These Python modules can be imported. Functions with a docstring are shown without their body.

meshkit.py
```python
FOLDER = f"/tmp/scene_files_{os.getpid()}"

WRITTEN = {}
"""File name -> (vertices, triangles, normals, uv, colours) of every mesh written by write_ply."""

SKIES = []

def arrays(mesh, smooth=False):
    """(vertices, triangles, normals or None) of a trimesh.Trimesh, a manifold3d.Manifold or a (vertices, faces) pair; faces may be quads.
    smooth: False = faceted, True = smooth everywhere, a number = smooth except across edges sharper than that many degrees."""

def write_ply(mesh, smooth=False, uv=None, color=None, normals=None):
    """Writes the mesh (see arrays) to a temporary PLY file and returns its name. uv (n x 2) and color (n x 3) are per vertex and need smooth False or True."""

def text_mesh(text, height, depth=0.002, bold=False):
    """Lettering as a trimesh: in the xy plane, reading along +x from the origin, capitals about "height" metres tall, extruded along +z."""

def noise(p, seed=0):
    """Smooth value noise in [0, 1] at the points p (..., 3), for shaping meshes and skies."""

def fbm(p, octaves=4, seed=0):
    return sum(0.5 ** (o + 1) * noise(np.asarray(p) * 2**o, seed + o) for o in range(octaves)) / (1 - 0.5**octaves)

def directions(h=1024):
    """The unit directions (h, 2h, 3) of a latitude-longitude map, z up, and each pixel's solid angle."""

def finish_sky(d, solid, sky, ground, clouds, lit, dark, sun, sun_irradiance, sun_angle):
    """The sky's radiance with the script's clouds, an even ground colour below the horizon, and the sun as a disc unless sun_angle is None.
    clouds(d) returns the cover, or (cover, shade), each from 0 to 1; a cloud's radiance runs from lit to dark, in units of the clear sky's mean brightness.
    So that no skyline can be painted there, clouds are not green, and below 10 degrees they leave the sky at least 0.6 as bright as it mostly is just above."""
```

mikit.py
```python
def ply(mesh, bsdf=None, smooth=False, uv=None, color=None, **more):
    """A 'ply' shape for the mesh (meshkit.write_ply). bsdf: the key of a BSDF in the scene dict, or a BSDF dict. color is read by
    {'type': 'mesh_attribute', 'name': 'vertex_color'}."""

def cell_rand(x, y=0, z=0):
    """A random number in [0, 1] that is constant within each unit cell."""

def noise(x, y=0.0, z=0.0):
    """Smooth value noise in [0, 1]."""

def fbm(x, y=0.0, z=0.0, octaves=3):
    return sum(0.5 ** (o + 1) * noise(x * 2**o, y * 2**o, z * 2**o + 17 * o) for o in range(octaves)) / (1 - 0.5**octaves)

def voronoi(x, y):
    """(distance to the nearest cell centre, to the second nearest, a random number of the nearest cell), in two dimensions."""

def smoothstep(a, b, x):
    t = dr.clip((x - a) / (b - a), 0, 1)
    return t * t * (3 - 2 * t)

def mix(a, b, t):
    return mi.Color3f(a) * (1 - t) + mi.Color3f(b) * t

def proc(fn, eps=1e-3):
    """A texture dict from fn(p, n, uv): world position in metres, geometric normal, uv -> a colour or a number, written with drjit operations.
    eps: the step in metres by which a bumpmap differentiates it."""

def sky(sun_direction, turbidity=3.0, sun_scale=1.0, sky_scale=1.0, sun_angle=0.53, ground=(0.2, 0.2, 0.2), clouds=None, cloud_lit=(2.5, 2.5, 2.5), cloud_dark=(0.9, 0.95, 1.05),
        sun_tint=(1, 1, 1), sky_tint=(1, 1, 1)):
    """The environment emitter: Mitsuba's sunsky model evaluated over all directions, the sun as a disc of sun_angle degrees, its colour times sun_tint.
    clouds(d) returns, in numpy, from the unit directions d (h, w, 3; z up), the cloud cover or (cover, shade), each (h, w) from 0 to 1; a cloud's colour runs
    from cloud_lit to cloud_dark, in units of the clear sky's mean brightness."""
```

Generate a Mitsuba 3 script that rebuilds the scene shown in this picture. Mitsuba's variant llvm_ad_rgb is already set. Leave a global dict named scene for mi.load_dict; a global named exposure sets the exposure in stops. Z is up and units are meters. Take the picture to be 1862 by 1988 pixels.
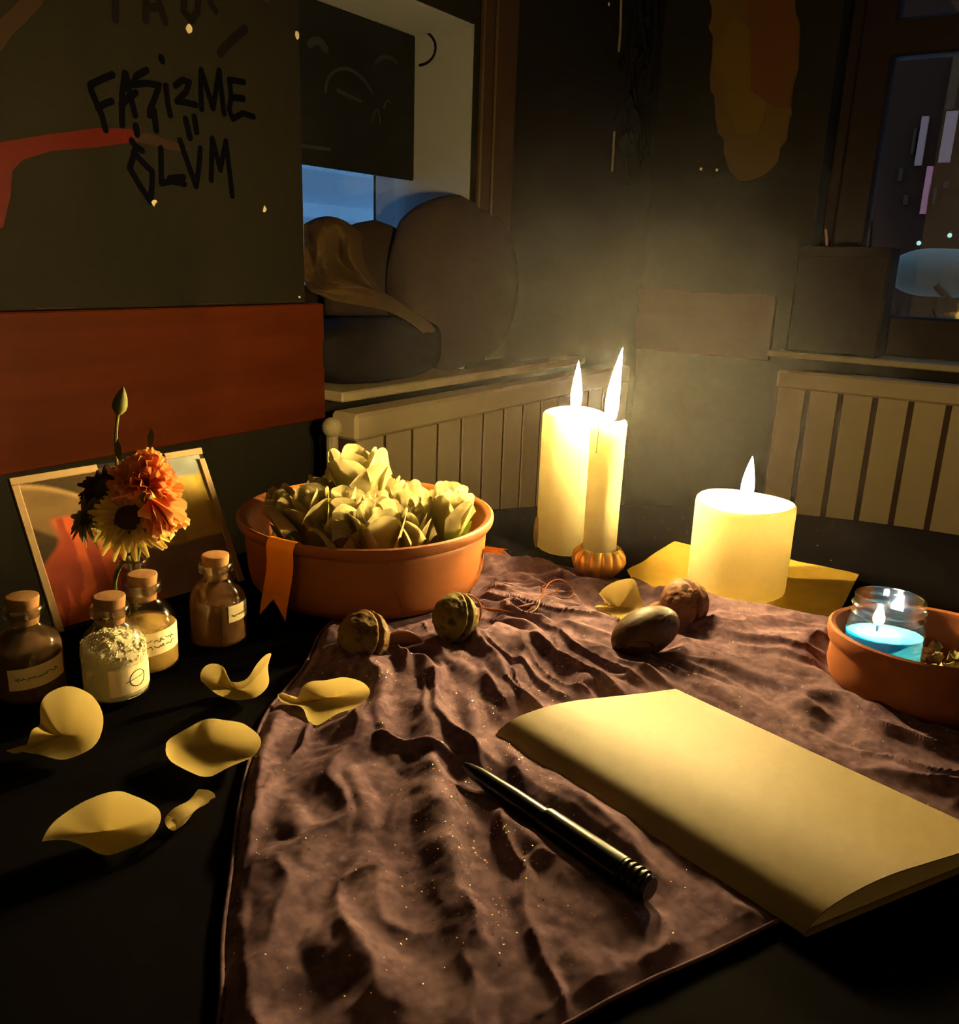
import math, random
import numpy as np, trimesh, drjit as dr, mitsuba as mi
import mikit, meshkit
from shapely.geometry import Polygon, LineString, Point
from shapely.ops import unary_union
from scipy.ndimage import gaussian_filter
from scipy.spatial import cKDTree

random.seed(7); RNG = np.random.default_rng(11)
T = mi.ScalarTransform4f
scene, labels = {'type': 'scene'}, {}

# ------------------------------------------------------------------ camera, light, exposure
exposure = 4.0
FOCAL = 1680.0; PITCH = math.atan(.29); ROLL = math.radians(2.0)
EYE = np.array([0, 0, 1.005])
FWD = np.array([0, math.cos(PITCH), -math.sin(PITCH)]); _r = np.array([1, 0, 0.0]); _u = np.cross(_r, FWD)
RIGHT = math.cos(ROLL) * _r + math.sin(ROLL) * _u; UP = math.cos(ROLL) * _u - math.sin(ROLL) * _r
scene['camera'] = {'type': 'perspective', 'fov': math.degrees(2 * math.atan(931 / FOCAL)), 'fov_axis': 'x', 'near_clip': .01, 'far_clip': 100.0,
                   'to_world': T().look_at(origin=EYE.tolist(), target=(EYE + FWD).tolist(), up=UP.tolist())}
scene['dusk_sky'] = {'type': 'constant', 'radiance': {'type': 'rgb', 'value': [.0185, .050, .100]}}   # blue dusk outside the windows
FLAME_RADIANCE = np.array([1.0, .70, .26]) * 195.0                                                 # candle light, the only lamps of the room

# ------------------------------------------------------------------ helpers
def ray(x, y): return FWD + (x - 931) / FOCAL * RIGHT - (y - 994) / FOCAL * UP
def on_z(x, y, z):
    d = ray(x, y); return EYE + d * (z - EYE[2]) / d[2]
def on_y(x, y, Y):
    d = ray(x, y); return EYE + d * Y / d[1]
AZ = math.radians(33.7)                                        # the room is turned against the view
DA = np.array([math.sin(AZ), math.cos(AZ), 0]); DC = np.array([-math.cos(AZ), math.sin(AZ), 0])
WL, WR = 1.054, 2.38                                           # left wall: c = WL, right wall: a = WR
ROOM = np.eye(4); ROOM[:3, 0] = DA; ROOM[:3, 1] = DC
def rm(a, c, z): return DA * a + DC * c + np.array([0, 0, z])
def on_left(x, y, c=WL):
    d = ray(x, y); p = EYE + d * c / (d @ DC); return np.array([p @ DA, p[2]])
def on_right(x, y, a=WR):
    d = ray(x, y); p = EYE + d * a / (d @ DA); return np.array([p @ DC, p[2]])

def numbered(key):
    if key not in scene: return key
    i = 1
    while f'{key}_{i:03d}' in scene: i += 1
    return f'{key}_{i:03d}'
def add(key, mesh, bsdf, smooth=False, label=None, kind=None, **kw):
    key = numbered(key)
    if 'color' in kw and 'glitter' not in key: kw['color'] = np.minimum(np.asarray(kw['color']) * ALB, .96)
    scene[key] = mikit.ply(mesh, bsdf, smooth, **kw)
    if label or kind: labels[key] = {k: v for k, v in (('label', label), ('kind', kind)) if v}
    return key
def thing(key, label, cat, group=None, kind=None):
    labels[key] = {'label': label}
    if cat: labels[key]['category'] = cat
    if group: labels[key]['group'] = group
    if kind: labels[key]['kind'] = kind
    return key
def cat(*ms): return trimesh.util.concatenate([m for m in ms if m is not None])
def box(x0, x1, y0, y1, z0, z1, M=None):
    m = trimesh.creation.box(extents=(x1 - x0, y1 - y0, z1 - z0)); m.apply_translation(((x0 + x1) / 2, (y0 + y1) / 2, (z0 + z1) / 2))
    if M is not None: m.apply_transform(M)
    return m
def rbox(a0, a1, c0, c1, z0, z1): return box(a0, a1, c0, c1, z0, z1, ROOM)
def bevel_box(x0, x1, y0, y1, z0, z1, b, M=None):
    import manifold3d as m3
    pts = [[x + sx * b * (k != 0), y + sy * b * (k != 1), z + sz * b * (k != 2)] for x, sx in ((x0, 1), (x1, -1)) for y, sy in ((y0, 1), (y1, -1)) for z, sz in ((z0, 1), (z1, -1)) for k in range(3)]
    m = trimesh.convex.convex_hull(np.array(pts))
    if M is not None: m.apply_transform(M)
    return m
def grid_faces(nu, nv, wrap=False):
    f = []
    iu = np.arange(nu if wrap else nu - 1); iv = np.arange(nv - 1)
    I, J = np.meshgrid(iu, iv, indexing='ij'); I2 = (I + 1) % nu
    a, b, c, d = I * nv + J, I2 * nv + J, I2 * nv + J + 1, I * nv + J + 1
    return np.stack([np.stack([a, b, c], -1).reshape(-1, 3), np.stack([a, c, d], -1).reshape(-1, 3)], 1).reshape(-1, 3)
def sheet(P, wrap=False):
    nu, nv = P.shape[:2]
    return trimesh.Trimesh(P.reshape(-1, 3), grid_faces(nu, nv, wrap), process=False)
def lathe(profile, n=48, M=None, shape=None, caps=False):
    """profile [(r, z)] turned around z; shape(phi, r, z) -> (r, z) may disturb it."""
    p = np.array(profile, float); phi = np.linspace(0, 2 * np.pi, n, endpoint=False)
    r = np.repeat(p[None, :, 0], n, 0); z = np.repeat(p[None, :, 1], n, 0); ph = np.repeat(phi[:, None], len(p), 1)
    if shape: r, z = shape(ph, r, z)
    m = sheet(np.stack([r * np.cos(ph), r * np.sin(ph), z], -1), True)
    m = trimesh.Trimesh(m.vertices, m.faces, process=True); m.update_faces(m.nondegenerate_faces())
    if M is not None: m.apply_transform(M)
    return m
def tube(pts, rad, n=8, cap=True):
    pts = np.array(pts, float); k = len(pts); rad = np.broadcast_to(rad, k)
    t = np.gradient(pts, axis=0); t /= np.linalg.norm(t, axis=1, keepdims=True) + 1e-12
    u = np.cross(t[0], [0.31, .17, .93]); u /= np.linalg.norm(u); rows = []
    for i in range(k):
        u = u - t[i] * (u @ t[i]); u /= np.linalg.norm(u); v = np.cross(t[i], u)
        a = np.linspace(0, 2 * np.pi, n, endpoint=False)[:, None]
        rows.append(pts[i] + rad[i] * (np.cos(a) * u + np.sin(a) * v))
    P = np.stack(rows, 1); m = sheet(P, True)
    if cap:
        v = np.vstack([m.vertices, pts[:1], pts[-1:]]); c0, c1 = len(m.vertices), len(m.vertices) + 1; ff = [m.faces]
        i = np.arange(n); j = (i + 1) % n
        ff += [np.stack([j * k, i * k, i * 0 + c0], 1), np.stack([i * k + k - 1, j * k + k - 1, i * 0 + c1], 1)]
        m = trimesh.Trimesh(v, np.vstack(ff), process=False)
    return m
def smooth_path(pts, n=40):
    from scipy.interpolate import CubicSpline
    pts = np.array(pts, float); s = np.r_[0, np.cumsum(np.linalg.norm(np.diff(pts, axis=0), axis=1))]
    return CubicSpline(s, pts)(np.linspace(0, s[-1], n))
def mat(R, t):
    M = np.eye(4); M[:3, :3] = R; M[:3, 3] = t; return M
def at(x, y, z): return mat(np.eye(3), [x, y, z])
def axis_frame(t):
    """rotation whose z column is the direction t"""
    t = np.array(t, float); t /= np.linalg.norm(t); h = [1, 0, 0] if abs(t[0]) < .9 else [0, 1, 0]
    x = np.cross(h, t); x /= np.linalg.norm(x); return np.stack([x, np.cross(t, x), t], 1)
def flat_on_left(shape, d, lift=0.0):
    """a flat shape given in (a, z) on the left wall, d thick"""
    gs = [g for g in getattr(shape, 'geoms', [shape]) if not g.is_empty]
    m = cat(*[trimesh.creation.extrude_polygon(g, d, engine='earcut') for g in gs])
    v = m.vertices; m.vertices = v[:, :1] * DA + v[:, 1:2] * np.array([0, 0, 1.0]) + (WL - lift - v[:, 2:3]) * DC; m.invert()
    return m
def flat_on_right(shape, d, lift=0.0):
    gs = [g for g in getattr(shape, 'geoms', [shape]) if not g.is_empty]
    m = cat(*[trimesh.creation.extrude_polygon(g, d, engine='earcut') for g in gs])
    v = m.vertices; m.vertices = v[:, :1] * DC + v[:, 1:2] * np.array([0, 0, 1.0]) + (WR - lift - v[:, 2:3]) * DA
    return m
fb = meshkit.fbm

# ------------------------------------------------------------------ materials
ALB = .80                                                      # darkens most colours so less light bounces into the shadows
def shade(c): return tuple(min(.96, x * ALB) for x in c)
def rgb(*c): return {'type': 'rgb', 'value': [float(x) for x in (c[0] if len(c) == 1 else c)]}
def pr(c, rough=.6, **k):
    k = {a: (float(b) if not isinstance(b, dict) else b) for a, b in k.items()}
    k.setdefault('specular', .12)
    return {'type': 'twosided', 'bsdf': {'type': 'principled', 'base_color': c if isinstance(c, dict) else rgb(shade(c) if k.get('metallic', 0) < .5 else c), 'roughness': float(rough), **k}}
VC = {'type': 'mesh_attribute', 'name': 'vertex_color'}
M_ = {}
def material(name, d): scene['mat_' + name] = d; M_[name] = 'mat_' + name
def tone(c0, c1, fn): return mikit.proc(lambda p, n, uv: mikit.mix(shade(c0), shade(c1), fn(p)))
def along_a(p): return p.x * DA[0] + p.y * DA[1]
def along_c(p): return p.x * DC[0] + p.y * DC[1]
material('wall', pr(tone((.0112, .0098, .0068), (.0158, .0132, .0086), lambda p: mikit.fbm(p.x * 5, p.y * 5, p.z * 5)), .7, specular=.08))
material('reveal', pr((.23, .235, .24), .9, specular=.1))
material('panel', pr(tone((.052, .0082, .0014), (.084, .0140, .0022), lambda p: mikit.fbm(along_a(p) * 5 + along_c(p) * 5, p.z * 45, 3.0)), .6, specular=.06))
material('sill', pr(tone((.22, .18, .11), (.34, .28, .17), lambda p: mikit.fbm(p.x * 30, p.y * 30, p.z * 30)), .5))
material('radiator', pr((.32, .25, .15), .5, specular=.15))
material('seam', pr((.055, .030, .020), .8))  # dark colour stands in for shade in the gaps between radiator sections
material('trim_wood', pr((.045, .024, .010), .5, specular=.2))
material('dark_wood', pr((.014, .0062, .0055), .6, specular=.15))
material('floor', pr((.08, .06, .05), .6))
material('plaster', pr((.95, .80, .60), .9))  # unseen walls and ceiling, made pale to throw fill light back
material('ink', pr((.0016, .0016, .0034), .6, specular=.02))
material('ink_brown', pr((.0046, .0032, .0030), .6))
material('red_paint', pr((.085, .0065, .003), .5))
material('rust_paint', pr((.030, .015, .008), .6))
material('chip', pr((.75, .66, .45), .8))
material('window_glass', {'type': 'thindielectric', 'int_ior': 1.5})
material('blind', pr(tone((.007, .007, .0062), (.016, .016, .015), lambda p: mikit.fbm(p.x * 9, p.y * 9, p.z * 12)), .35))
material('pale_grey', pr((.022, .025, .026), .9))
material('cushion', pr((.030, .0185, .0145), .95, specular=.1))
material('khaki', pr((.060, .034, .015), .9, specular=.1))
material('dark_box', pr((.0065, .0052, .0055), .8, specular=.1))
material('maroon', pr((.0155, .0088, .0082), .8, specular=.1))
material('black_cloth', pr((.0026, .0021, .0030), .95, specular=.03))
material('scarf', pr(tone((.062, .035, .054), (.215, .136, .168), lambda p: mikit.smoothstep(.2, .8, .55 * mikit.fbm(p.x * 55, p.y * 55, p.z * 55) + .45 * mikit.fbm(p.x * 260, p.y * 260, p.z * 260))), .95, specular=.02))
material('glitter', pr(VC, .24, metallic=.75))
material('terracotta', pr(tone((.24, .070, .012), (.31, .096, .017), lambda p: mikit.fbm(p.x * 40, p.y * 40, p.z * 90)), .6, specular=.35))
material('terracotta_dull', pr(tone((.22, .068, .024), (.31, .10, .038), lambda p: mikit.fbm(p.x * 50, p.y * 50, p.z * 50)), .75))
material('ribbon', pr((1.45, .48, .022), .45, specular=.4))
material('wax', {'type': 'principledthin', 'base_color': rgb(.515, .475, .315), 'roughness': .5, 'diff_trans': .95, 'spec_trans': 0.0, 'eta': 1.4})
material('wick', pr((.012, .010, .012), .9))
material('gold', pr((.95, .60, .17), .36, metallic=.85))
material('kraft', pr(tone((.40, .265, .042), (.48, .32, .058), lambda p: mikit.fbm(p.x * 90, p.y * 90, p.z * 90)), .7))
material('rose', {'type': 'principledthin', 'base_color': VC, 'roughness': .8, 'diff_trans': .85, 'spec_trans': 0.0, 'eta': 1.05})
material('green', pr((.20, .26, .045), .6))
material('petal', {'type': 'principledthin', 'base_color': VC, 'roughness': .7, 'diff_trans': .9, 'spec_trans': 0.0, 'eta': 1.1})
material('carnation', {'type': 'principledthin', 'base_color': VC, 'roughness': .7, 'diff_trans': .5, 'spec_trans': 0.0, 'eta': 1.1})
material('stem', pr((.16, .17, .05), .6))
material('disc', pr((.07, .05, .015), .9))
material('cork', pr(tone((.30, .15, .06), (.46, .25, .11), lambda p: mikit.fbm(p.x * 500, p.y * 500, p.z * 500)), .9))
material('clear_glass', {'type': 'blendbsdf', 'weight': .07, 'a': {'type': 'null'}, 'b': {'type': 'twosided', 'bsdf': {'type': 'principled', 'base_color': rgb(.9, .9, .85), 'metallic': 1.0, 'roughness': .09}}})
material('glass_rim', {'type': 'blendbsdf', 'weight': .17, 'a': {'type': 'null'}, 'b': {'type': 'twosided', 'bsdf': {'type': 'principled', 'base_color': rgb(.9, .9, .85), 'metallic': 1.0, 'roughness': .10}}})
material('label_paper', pr((1.25, 1.02, .62), .8))
material('label_ink', pr((.035, .024, .02), .7))
material('printed', pr(VC, .5))
material('card_edge', pr((.40, .275, .14), .6))
material('black_board', pr((.012, .011, .012), .7))
material('content', pr(VC, .9))
material('blue_wax', {'type': 'principledthin', 'base_color': rgb(.22, .66, .64), 'roughness': .4, 'diff_trans': 1.1, 'spec_trans': 0.0, 'eta': 1.4})
material('blue_pool', {'type': 'principledthin', 'base_color': rgb(.002, .24, .46), 'roughness': .1, 'diff_trans': 1.2, 'spec_trans': 0.0, 'eta': 1.33})
material('cover', pr(tone((.250, .188, .080), (.278, .212, .093), lambda p: mikit.fbm(p.x * 300, p.y * 300, p.z * 300)), .65, specular=.3))
material('pages', pr((.72, .60, .34), .9))
material('pen', pr((.0030, .0028, .0034), .24, specular=.35))
material('walnut', pr(VC, .6, specular=.12))
material('dark_nut', pr(VC, .5, specular=.12))
material('wire', pr((.22, .075, .035), .4))
material('husk', pr((.30, .15, .09), .7))
material('husk_rim', pr((.60, .34, .24), .7))
material('ochre', pr((.105, .056, .014), .8))
material('ochre_light', pr((.125, .068, .0095), .8))
material('russet', pr((.105, .038, .011), .8))
material('vine', pr((.006, .005, .004), .9))
material('facade', pr((.9, .93, .95), .9))
material('facade_dark', pr((.048, .0100, .0027), .9))
material('outdoor', pr((.14, .068, .034), .8, specular=.05))
material('outdoor_dark', pr((.07, .030, .014), .8, specular=.05))
material('pink', pr((.95, .20, .16), .9))
material('pale_strip', pr((.55, .19, .13), .9))
material('paving', pr((.95, .80, .70), .9))
material('awning', pr((.28, .19, .12), .9))
material('potpourri', pr(VC, .8))

# ------------------------------------------------------------------ room shell
OUT = 1.30                                                     # outer face of the left wall
NA0, NA1, NZ0, NZ1 = 1.044, 1.5105, .775, 1.437                # window niche in the left wall
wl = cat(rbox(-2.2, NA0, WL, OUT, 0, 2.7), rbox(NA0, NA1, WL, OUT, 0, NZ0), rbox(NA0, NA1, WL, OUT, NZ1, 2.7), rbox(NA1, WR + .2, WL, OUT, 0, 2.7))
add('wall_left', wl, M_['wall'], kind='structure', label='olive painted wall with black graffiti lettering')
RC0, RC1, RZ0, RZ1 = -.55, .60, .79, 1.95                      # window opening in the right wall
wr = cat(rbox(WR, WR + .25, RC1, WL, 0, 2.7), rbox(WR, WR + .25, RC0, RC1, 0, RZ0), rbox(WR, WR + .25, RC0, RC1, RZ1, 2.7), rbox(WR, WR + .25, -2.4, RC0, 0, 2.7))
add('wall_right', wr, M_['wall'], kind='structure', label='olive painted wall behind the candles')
add('wall_back', rbox(-2.4, -2.2, -2.4, OUT, 0, 2.7), M_['plaster'], kind='structure', label='wall behind the viewer')
add('wall_near', rbox(-2.4, WR + .25, -2.6, -2.4, 0, 2.7), M_['plaster'], kind='structure', label='wall on the near side of the room')
add('floor', rbox(-2.4, WR + .25, -2.6, OUT, -.1, 0), M_['floor'], kind='structure', label='dark floor')
add('ceiling', rbox(-2.4, WR + .25, -2.6, OUT, 2.7, 2.8), M_['plaster'], kind='structure', label='plain ceiling')
# pale plaster of the niche: jamb, head
add('wall_left__window_jamb', rbox(NA1 - .006, NA1, WL + .004, OUT, NZ0, NZ1), M_['reveal'], label='pale plastered window jamb')
add('wall_left__niche_head', rbox(NA0, NA1, WL + .004, OUT, NZ1 - .006, NZ1), M_['reveal'])
add('trim_1', bevel_box(NA1 + .012, NA1 + .135, WL - .012, WL - .0002, .80, 2.2, .003, ROOM), M_['trim_wood'], kind='structure', label='brown wooden casing beside the window niche')
add('trim_1__moulding', bevel_box(NA1 + .045, NA1 + .062, WL - .020, WL - .0122, .80, 2.2, .003, ROOM), M_['trim_wood'])
# orange wooden panels
pl = bevel_box(-1.2, 1.070, WL - .018, WL - .0002, .7376, .929, .002, ROOM)
add('trim_2', pl, M_['panel'], kind='structure', label='orange brown wooden board along the left wall')
add('trim_3', bevel_box(WR - .018, WR - .0002, .668, WL - .0, .775, .944, .002, ROOM), M_['panel'], kind='structure', label='orange brown wooden board on the wall behind the candles')
# sill boards
add('trim_4', bevel_box(1.072, 1.95, WL - .055, OUT - .06, .768, .785, .003, ROOM), M_['sill'], kind='structure', label='pale narrow sill board under the left window')
add('trim_5', bevel_box(WR - .05, WR + .10, -1.0, .664, .790, .806, .003, ROOM), M_['sill'], kind='structure', label='pale sill board under the right window')

# graffiti on the left wall: strokes as flat paint with the thickness of paint
def gz(x, y): return on_left(x / 2.8212, y / 2.8212)
STROKES = [[(615, 410), (560, 432), (495, 465), (500, 500), (540, 590), (560, 640), (578, 712)], [(610, 555), (570, 570), (535, 592)],
           [(684, 402), (668, 520), (668, 685)], [(690, 405), (712, 520), (740, 632)], [(664, 575), (700, 540), (742, 508)],
           [(802, 385), (745, 418), (728, 465), (800, 455), (872, 468), (850, 530), (822, 600), (818, 632)], [(842, 605), (855, 712)],
           [(908, 470), (916, 550), (932, 630)], [(960, 468), (1000, 438), (1036, 450), (1020, 500), (968, 556), (1010, 560), (1072, 575)],
           [(1104, 597), (1098, 480), (1101, 385), (1166, 592), (1200, 388), (1226, 622)],
           [(1335, 450), (1256, 436), (1266, 530), (1254, 600), (1275, 652), (1330, 620), (1388, 640)], [(1332, 540), (1266, 532)],
           [(882, 318), (888, 332)], [(744, 692), (750, 735)], [(720, 770), (740, 800), (778, 825)],
           [(740, 825), (710, 920), (762, 1012), (825, 1105), (832, 1000), (834, 940), (772, 880), (732, 832)],
           [(880, 812), (884, 1004), (940, 992), (1010, 1008)], [(1004, 972), (930, 978)],
           [(1016, 652), (1040, 755)], [(1064, 642), (1076, 722)],
           [(986, 770), (1030, 900), (1074, 1020), (1090, 900), (1096, 815)], [(1156, 985), (1162, 760), (1206, 930), (1236, 775), (1254, 920), (1272, 1074)]]
for s in STROKES:
    w = .0042 if len(s) > 2 else .0046
    add('wall_left__lettering', flat_on_left(LineString([gz(*p) for p in s]).buffer(w, quad_segs=4), .0006), M_['ink'])
for s in [[(632, -60), (632, 105)], [(800, -60), (800, 110)], [(845, -60), (905, 122)], [(800, 40), (880, 40)], [(1012, -60), (1005, 60), (1050, 112), (1082, 60), (1086, -60)], [(1150, 10), (1180, 60)]]:
    add('wall_left__lettering', flat_on_left(LineString([gz(*p) for p in s]).buffer(.0050, quad_segs=4), .0006), M_['ink_brown'])
add('wall_left__brush_stroke', flat_on_left(LineString([gz(*p) for p in [(1205, 290), (1270, 220), (1340, 160)]]).buffer(.006), .0004), M_['ink_brown'])
add('wall_left__brush_stroke', flat_on_left(LineString([gz(*p) for p in [(-40, 250), (30, 150), (100, 85), (190, -10)]]).buffer(.009), .0004), M_['rust_paint'], label='faint rust brown brush stroke')
redpoly = [(-60, 272), (0, 278), (100, 262), (190, 250), (255, 252), (262, 274), (180, 285), (100, 291), (42, 309), (22, 330), (18, 380), (4, 440), (-60, 460)]
add('wall_left__brush_stroke', flat_on_left(Polygon([on_left(*p) for p in redpoly]).buffer(.001), .0005), M_['red_paint'], label='broad red brush stroke')
add('wall_left__brush_stroke', flat_on_left(Polygon([on_left(*p) for p in [(256, 254), (300, 262), (350, 280), (372, 290), (345, 294), (300, 284), (258, 274)]]), .0004), M_['rust_paint'], label='thin worn end of the red brush stroke')
for (x, y, w, h) in [(366, 55, 6.5, 8), (299, 393, 5, 6), (513, 406, 3.5, 6.5), (581, 577, 3, 2), (577, 68, 4, 8)]:
    a = np.linspace(0, 2 * np.pi, 9)[:-1]; rr = 1 + .25 * RNG.standard_normal(8)
    add('wall_left__paint_chip', flat_on_left(Polygon([on_left(x + w * r * math.cos(t), y + h * r * math.sin(t)) for t, r in zip(a, rr)]).buffer(0), .0008), M_['chip'], label='pale chip in the paint')
# worn pale streak along the top of the board
for x0, x1 in ((70, 148), (385, 455), (520, 588)):
    add('wall_left__paint_chip', flat_on_left(LineString([on_left(x0, 605 - x0 * .028 - 4), on_left(x1, 605 - x1 * .028 - 4)]).buffer(.0007), .0008), M_['rust_paint'])
for pts in [[(1206, -20), (1204, 60), (1201, 98)], [(1192, 258), (1190, 300), (1188, 330)]]:
    add('wall_left__paint_drip', flat_on_left(LineString([on_left(*p) for p in pts]).buffer(.0042), .002), M_['sill'], label='pale vertical drip of paint')
for x, y in [(1361, 328), (1392, 330), (1182, 8)]:
    P = on_right(x, y) if x > 1300 else on_left(x, y)
    (add('wall_right__paint_chip', flat_on_right(Point(P).buffer(.004, quad_segs=3), .0008), M_['chip']) if x > 1300 else add('wall_left__paint_chip', flat_on_left(Point(P).buffer(.004, quad_segs=3), .0008), M_['chip']))

# ------------------------------------------------------------------ left window
WC = 1.195
thing('window_1', 'small window with a dark blind, blue dusk showing under it', None, kind='structure')
add('window_1__frame', cat(rbox(NA0, NA1 - .006, WC + .012, WC + .05, NZ0, NZ0 + .175), rbox(NA0, NA0 + .02, WC + .012, WC + .05, NZ0, NZ1 - .006), rbox(NA0, NA1 - .006, WC + .012, WC + .05, NZ1 - .03, NZ1 - .006)), M_['dark_wood'])
add('window_1__pane', rbox(NA0 + .02, NA1 - .03, WC + .030, WC + .0305, NZ0 + .175, NZ1 - .01), M_['window_glass'])
add('window_1__blind', bevel_box(NA0 + .002, NA1 - .0065, WC, WC + .010, 1.160, NZ1 - .008, .002, ROOM), M_['blind'], label='dark blind with faint pale swirls')
def blind_px(x, y): q = on_left(x, y, WC); return (q[0], q[1])
for pts, w in [([(632, 178), (638, 150), (660, 134), (685, 138), (708, 158), (722, 180)], .003), ([(655, 175), (680, 188), (700, 196)], .003), ([(745, 210), (755, 196), (758, 200)], .002), ([(722, 235), (732, 212), (738, 240)], .0022), ([(602, 85), (618, 80), (632, 95)], .007), ([(585, 283), (640, 290)], .003), ([(730, 120), (750, 110), (770, 122)], .004)]:
    m = flat_on_left(LineString(smooth_path([blind_px(*p) for p in pts], 24) if len(pts) > 2 else [blind_px(*p) for p in pts]).buffer(w), .0008, 0); m.vertices += DC * (WC - WL)
    add('window_1__pale_swirl', m, M_['pale_grey'])  # faint pale grey strokes laid over the blind
# ring mark on the pale jamb (plane a = const)
t = np.linspace(-1.25, 1.5, 18)
ring = []
for k in t:
    d = ray(812 + 34 * math.cos(k), 93 + 34 * math.sin(k)); p = EYE + d * (NA1 - .0065) / (d @ DA); ring.append(p)
add('wall_left__ring_mark', tube(ring, .0025, 5), M_['ink_brown'], label='dark curved mark on the pale jamb')

# what lies on the sill of the left window
def superellipsoid(c, r, e1, e2, R=np.eye(3), n=48, bump=0.0, seed=0):
    u = np.linspace(-np.pi, np.pi, n, endpoint=False); v = np.linspace(-np.pi / 2, np.pi / 2, n // 2)
    U, V = np.meshgrid(u, v, indexing='ij'); s = lambda w, e: np.sign(w) * np.abs(w) ** e
    P = np.stack([r[0] * s(np.cos(V), e1) * s(np.cos(U), e2), r[1] * s(np.cos(V), e1) * s(np.sin(U), e2), r[2] * s(np.sin(V), e1)], -1)
    if bump: P *= (1 + bump * (fb(P / max(r) * 2.5 + 5, 3, seed) - .5))[..., None]
    m = sheet(P @ np.array(R).T + np.array(c), True); m = trimesh.Trimesh(m.vertices, m.faces, process=True); m.update_faces(m.nondegenerate_faces()); return m
RR = ROOM[:3, :3]
def at_c(x, y, c):
    d = ray(x, y); return EYE + d * c / (d @ DC)
P = at_c(884, 560, 1.085); P[2] = .785 + .170
add('cushion', superellipsoid(P, (.190, .080, .172), .85, .85, RR, 64, .10, 3), M_['cushion'], True)
thing('cushion', 'big dark brown cushion leaning in the window corner, largest of the sill pile', 'cushion')
P = at_c(726, 560, 1.155); P[2] = .785 + .145
add('cushion_001', superellipsoid(P, (.13, .028, .142), .8, .7, RR, 48, .12, 5), M_['cushion'], True)
thing('cushion_001', 'dark low cushion showing against the blue strip, behind the khaki jacket', 'cushion')
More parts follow.
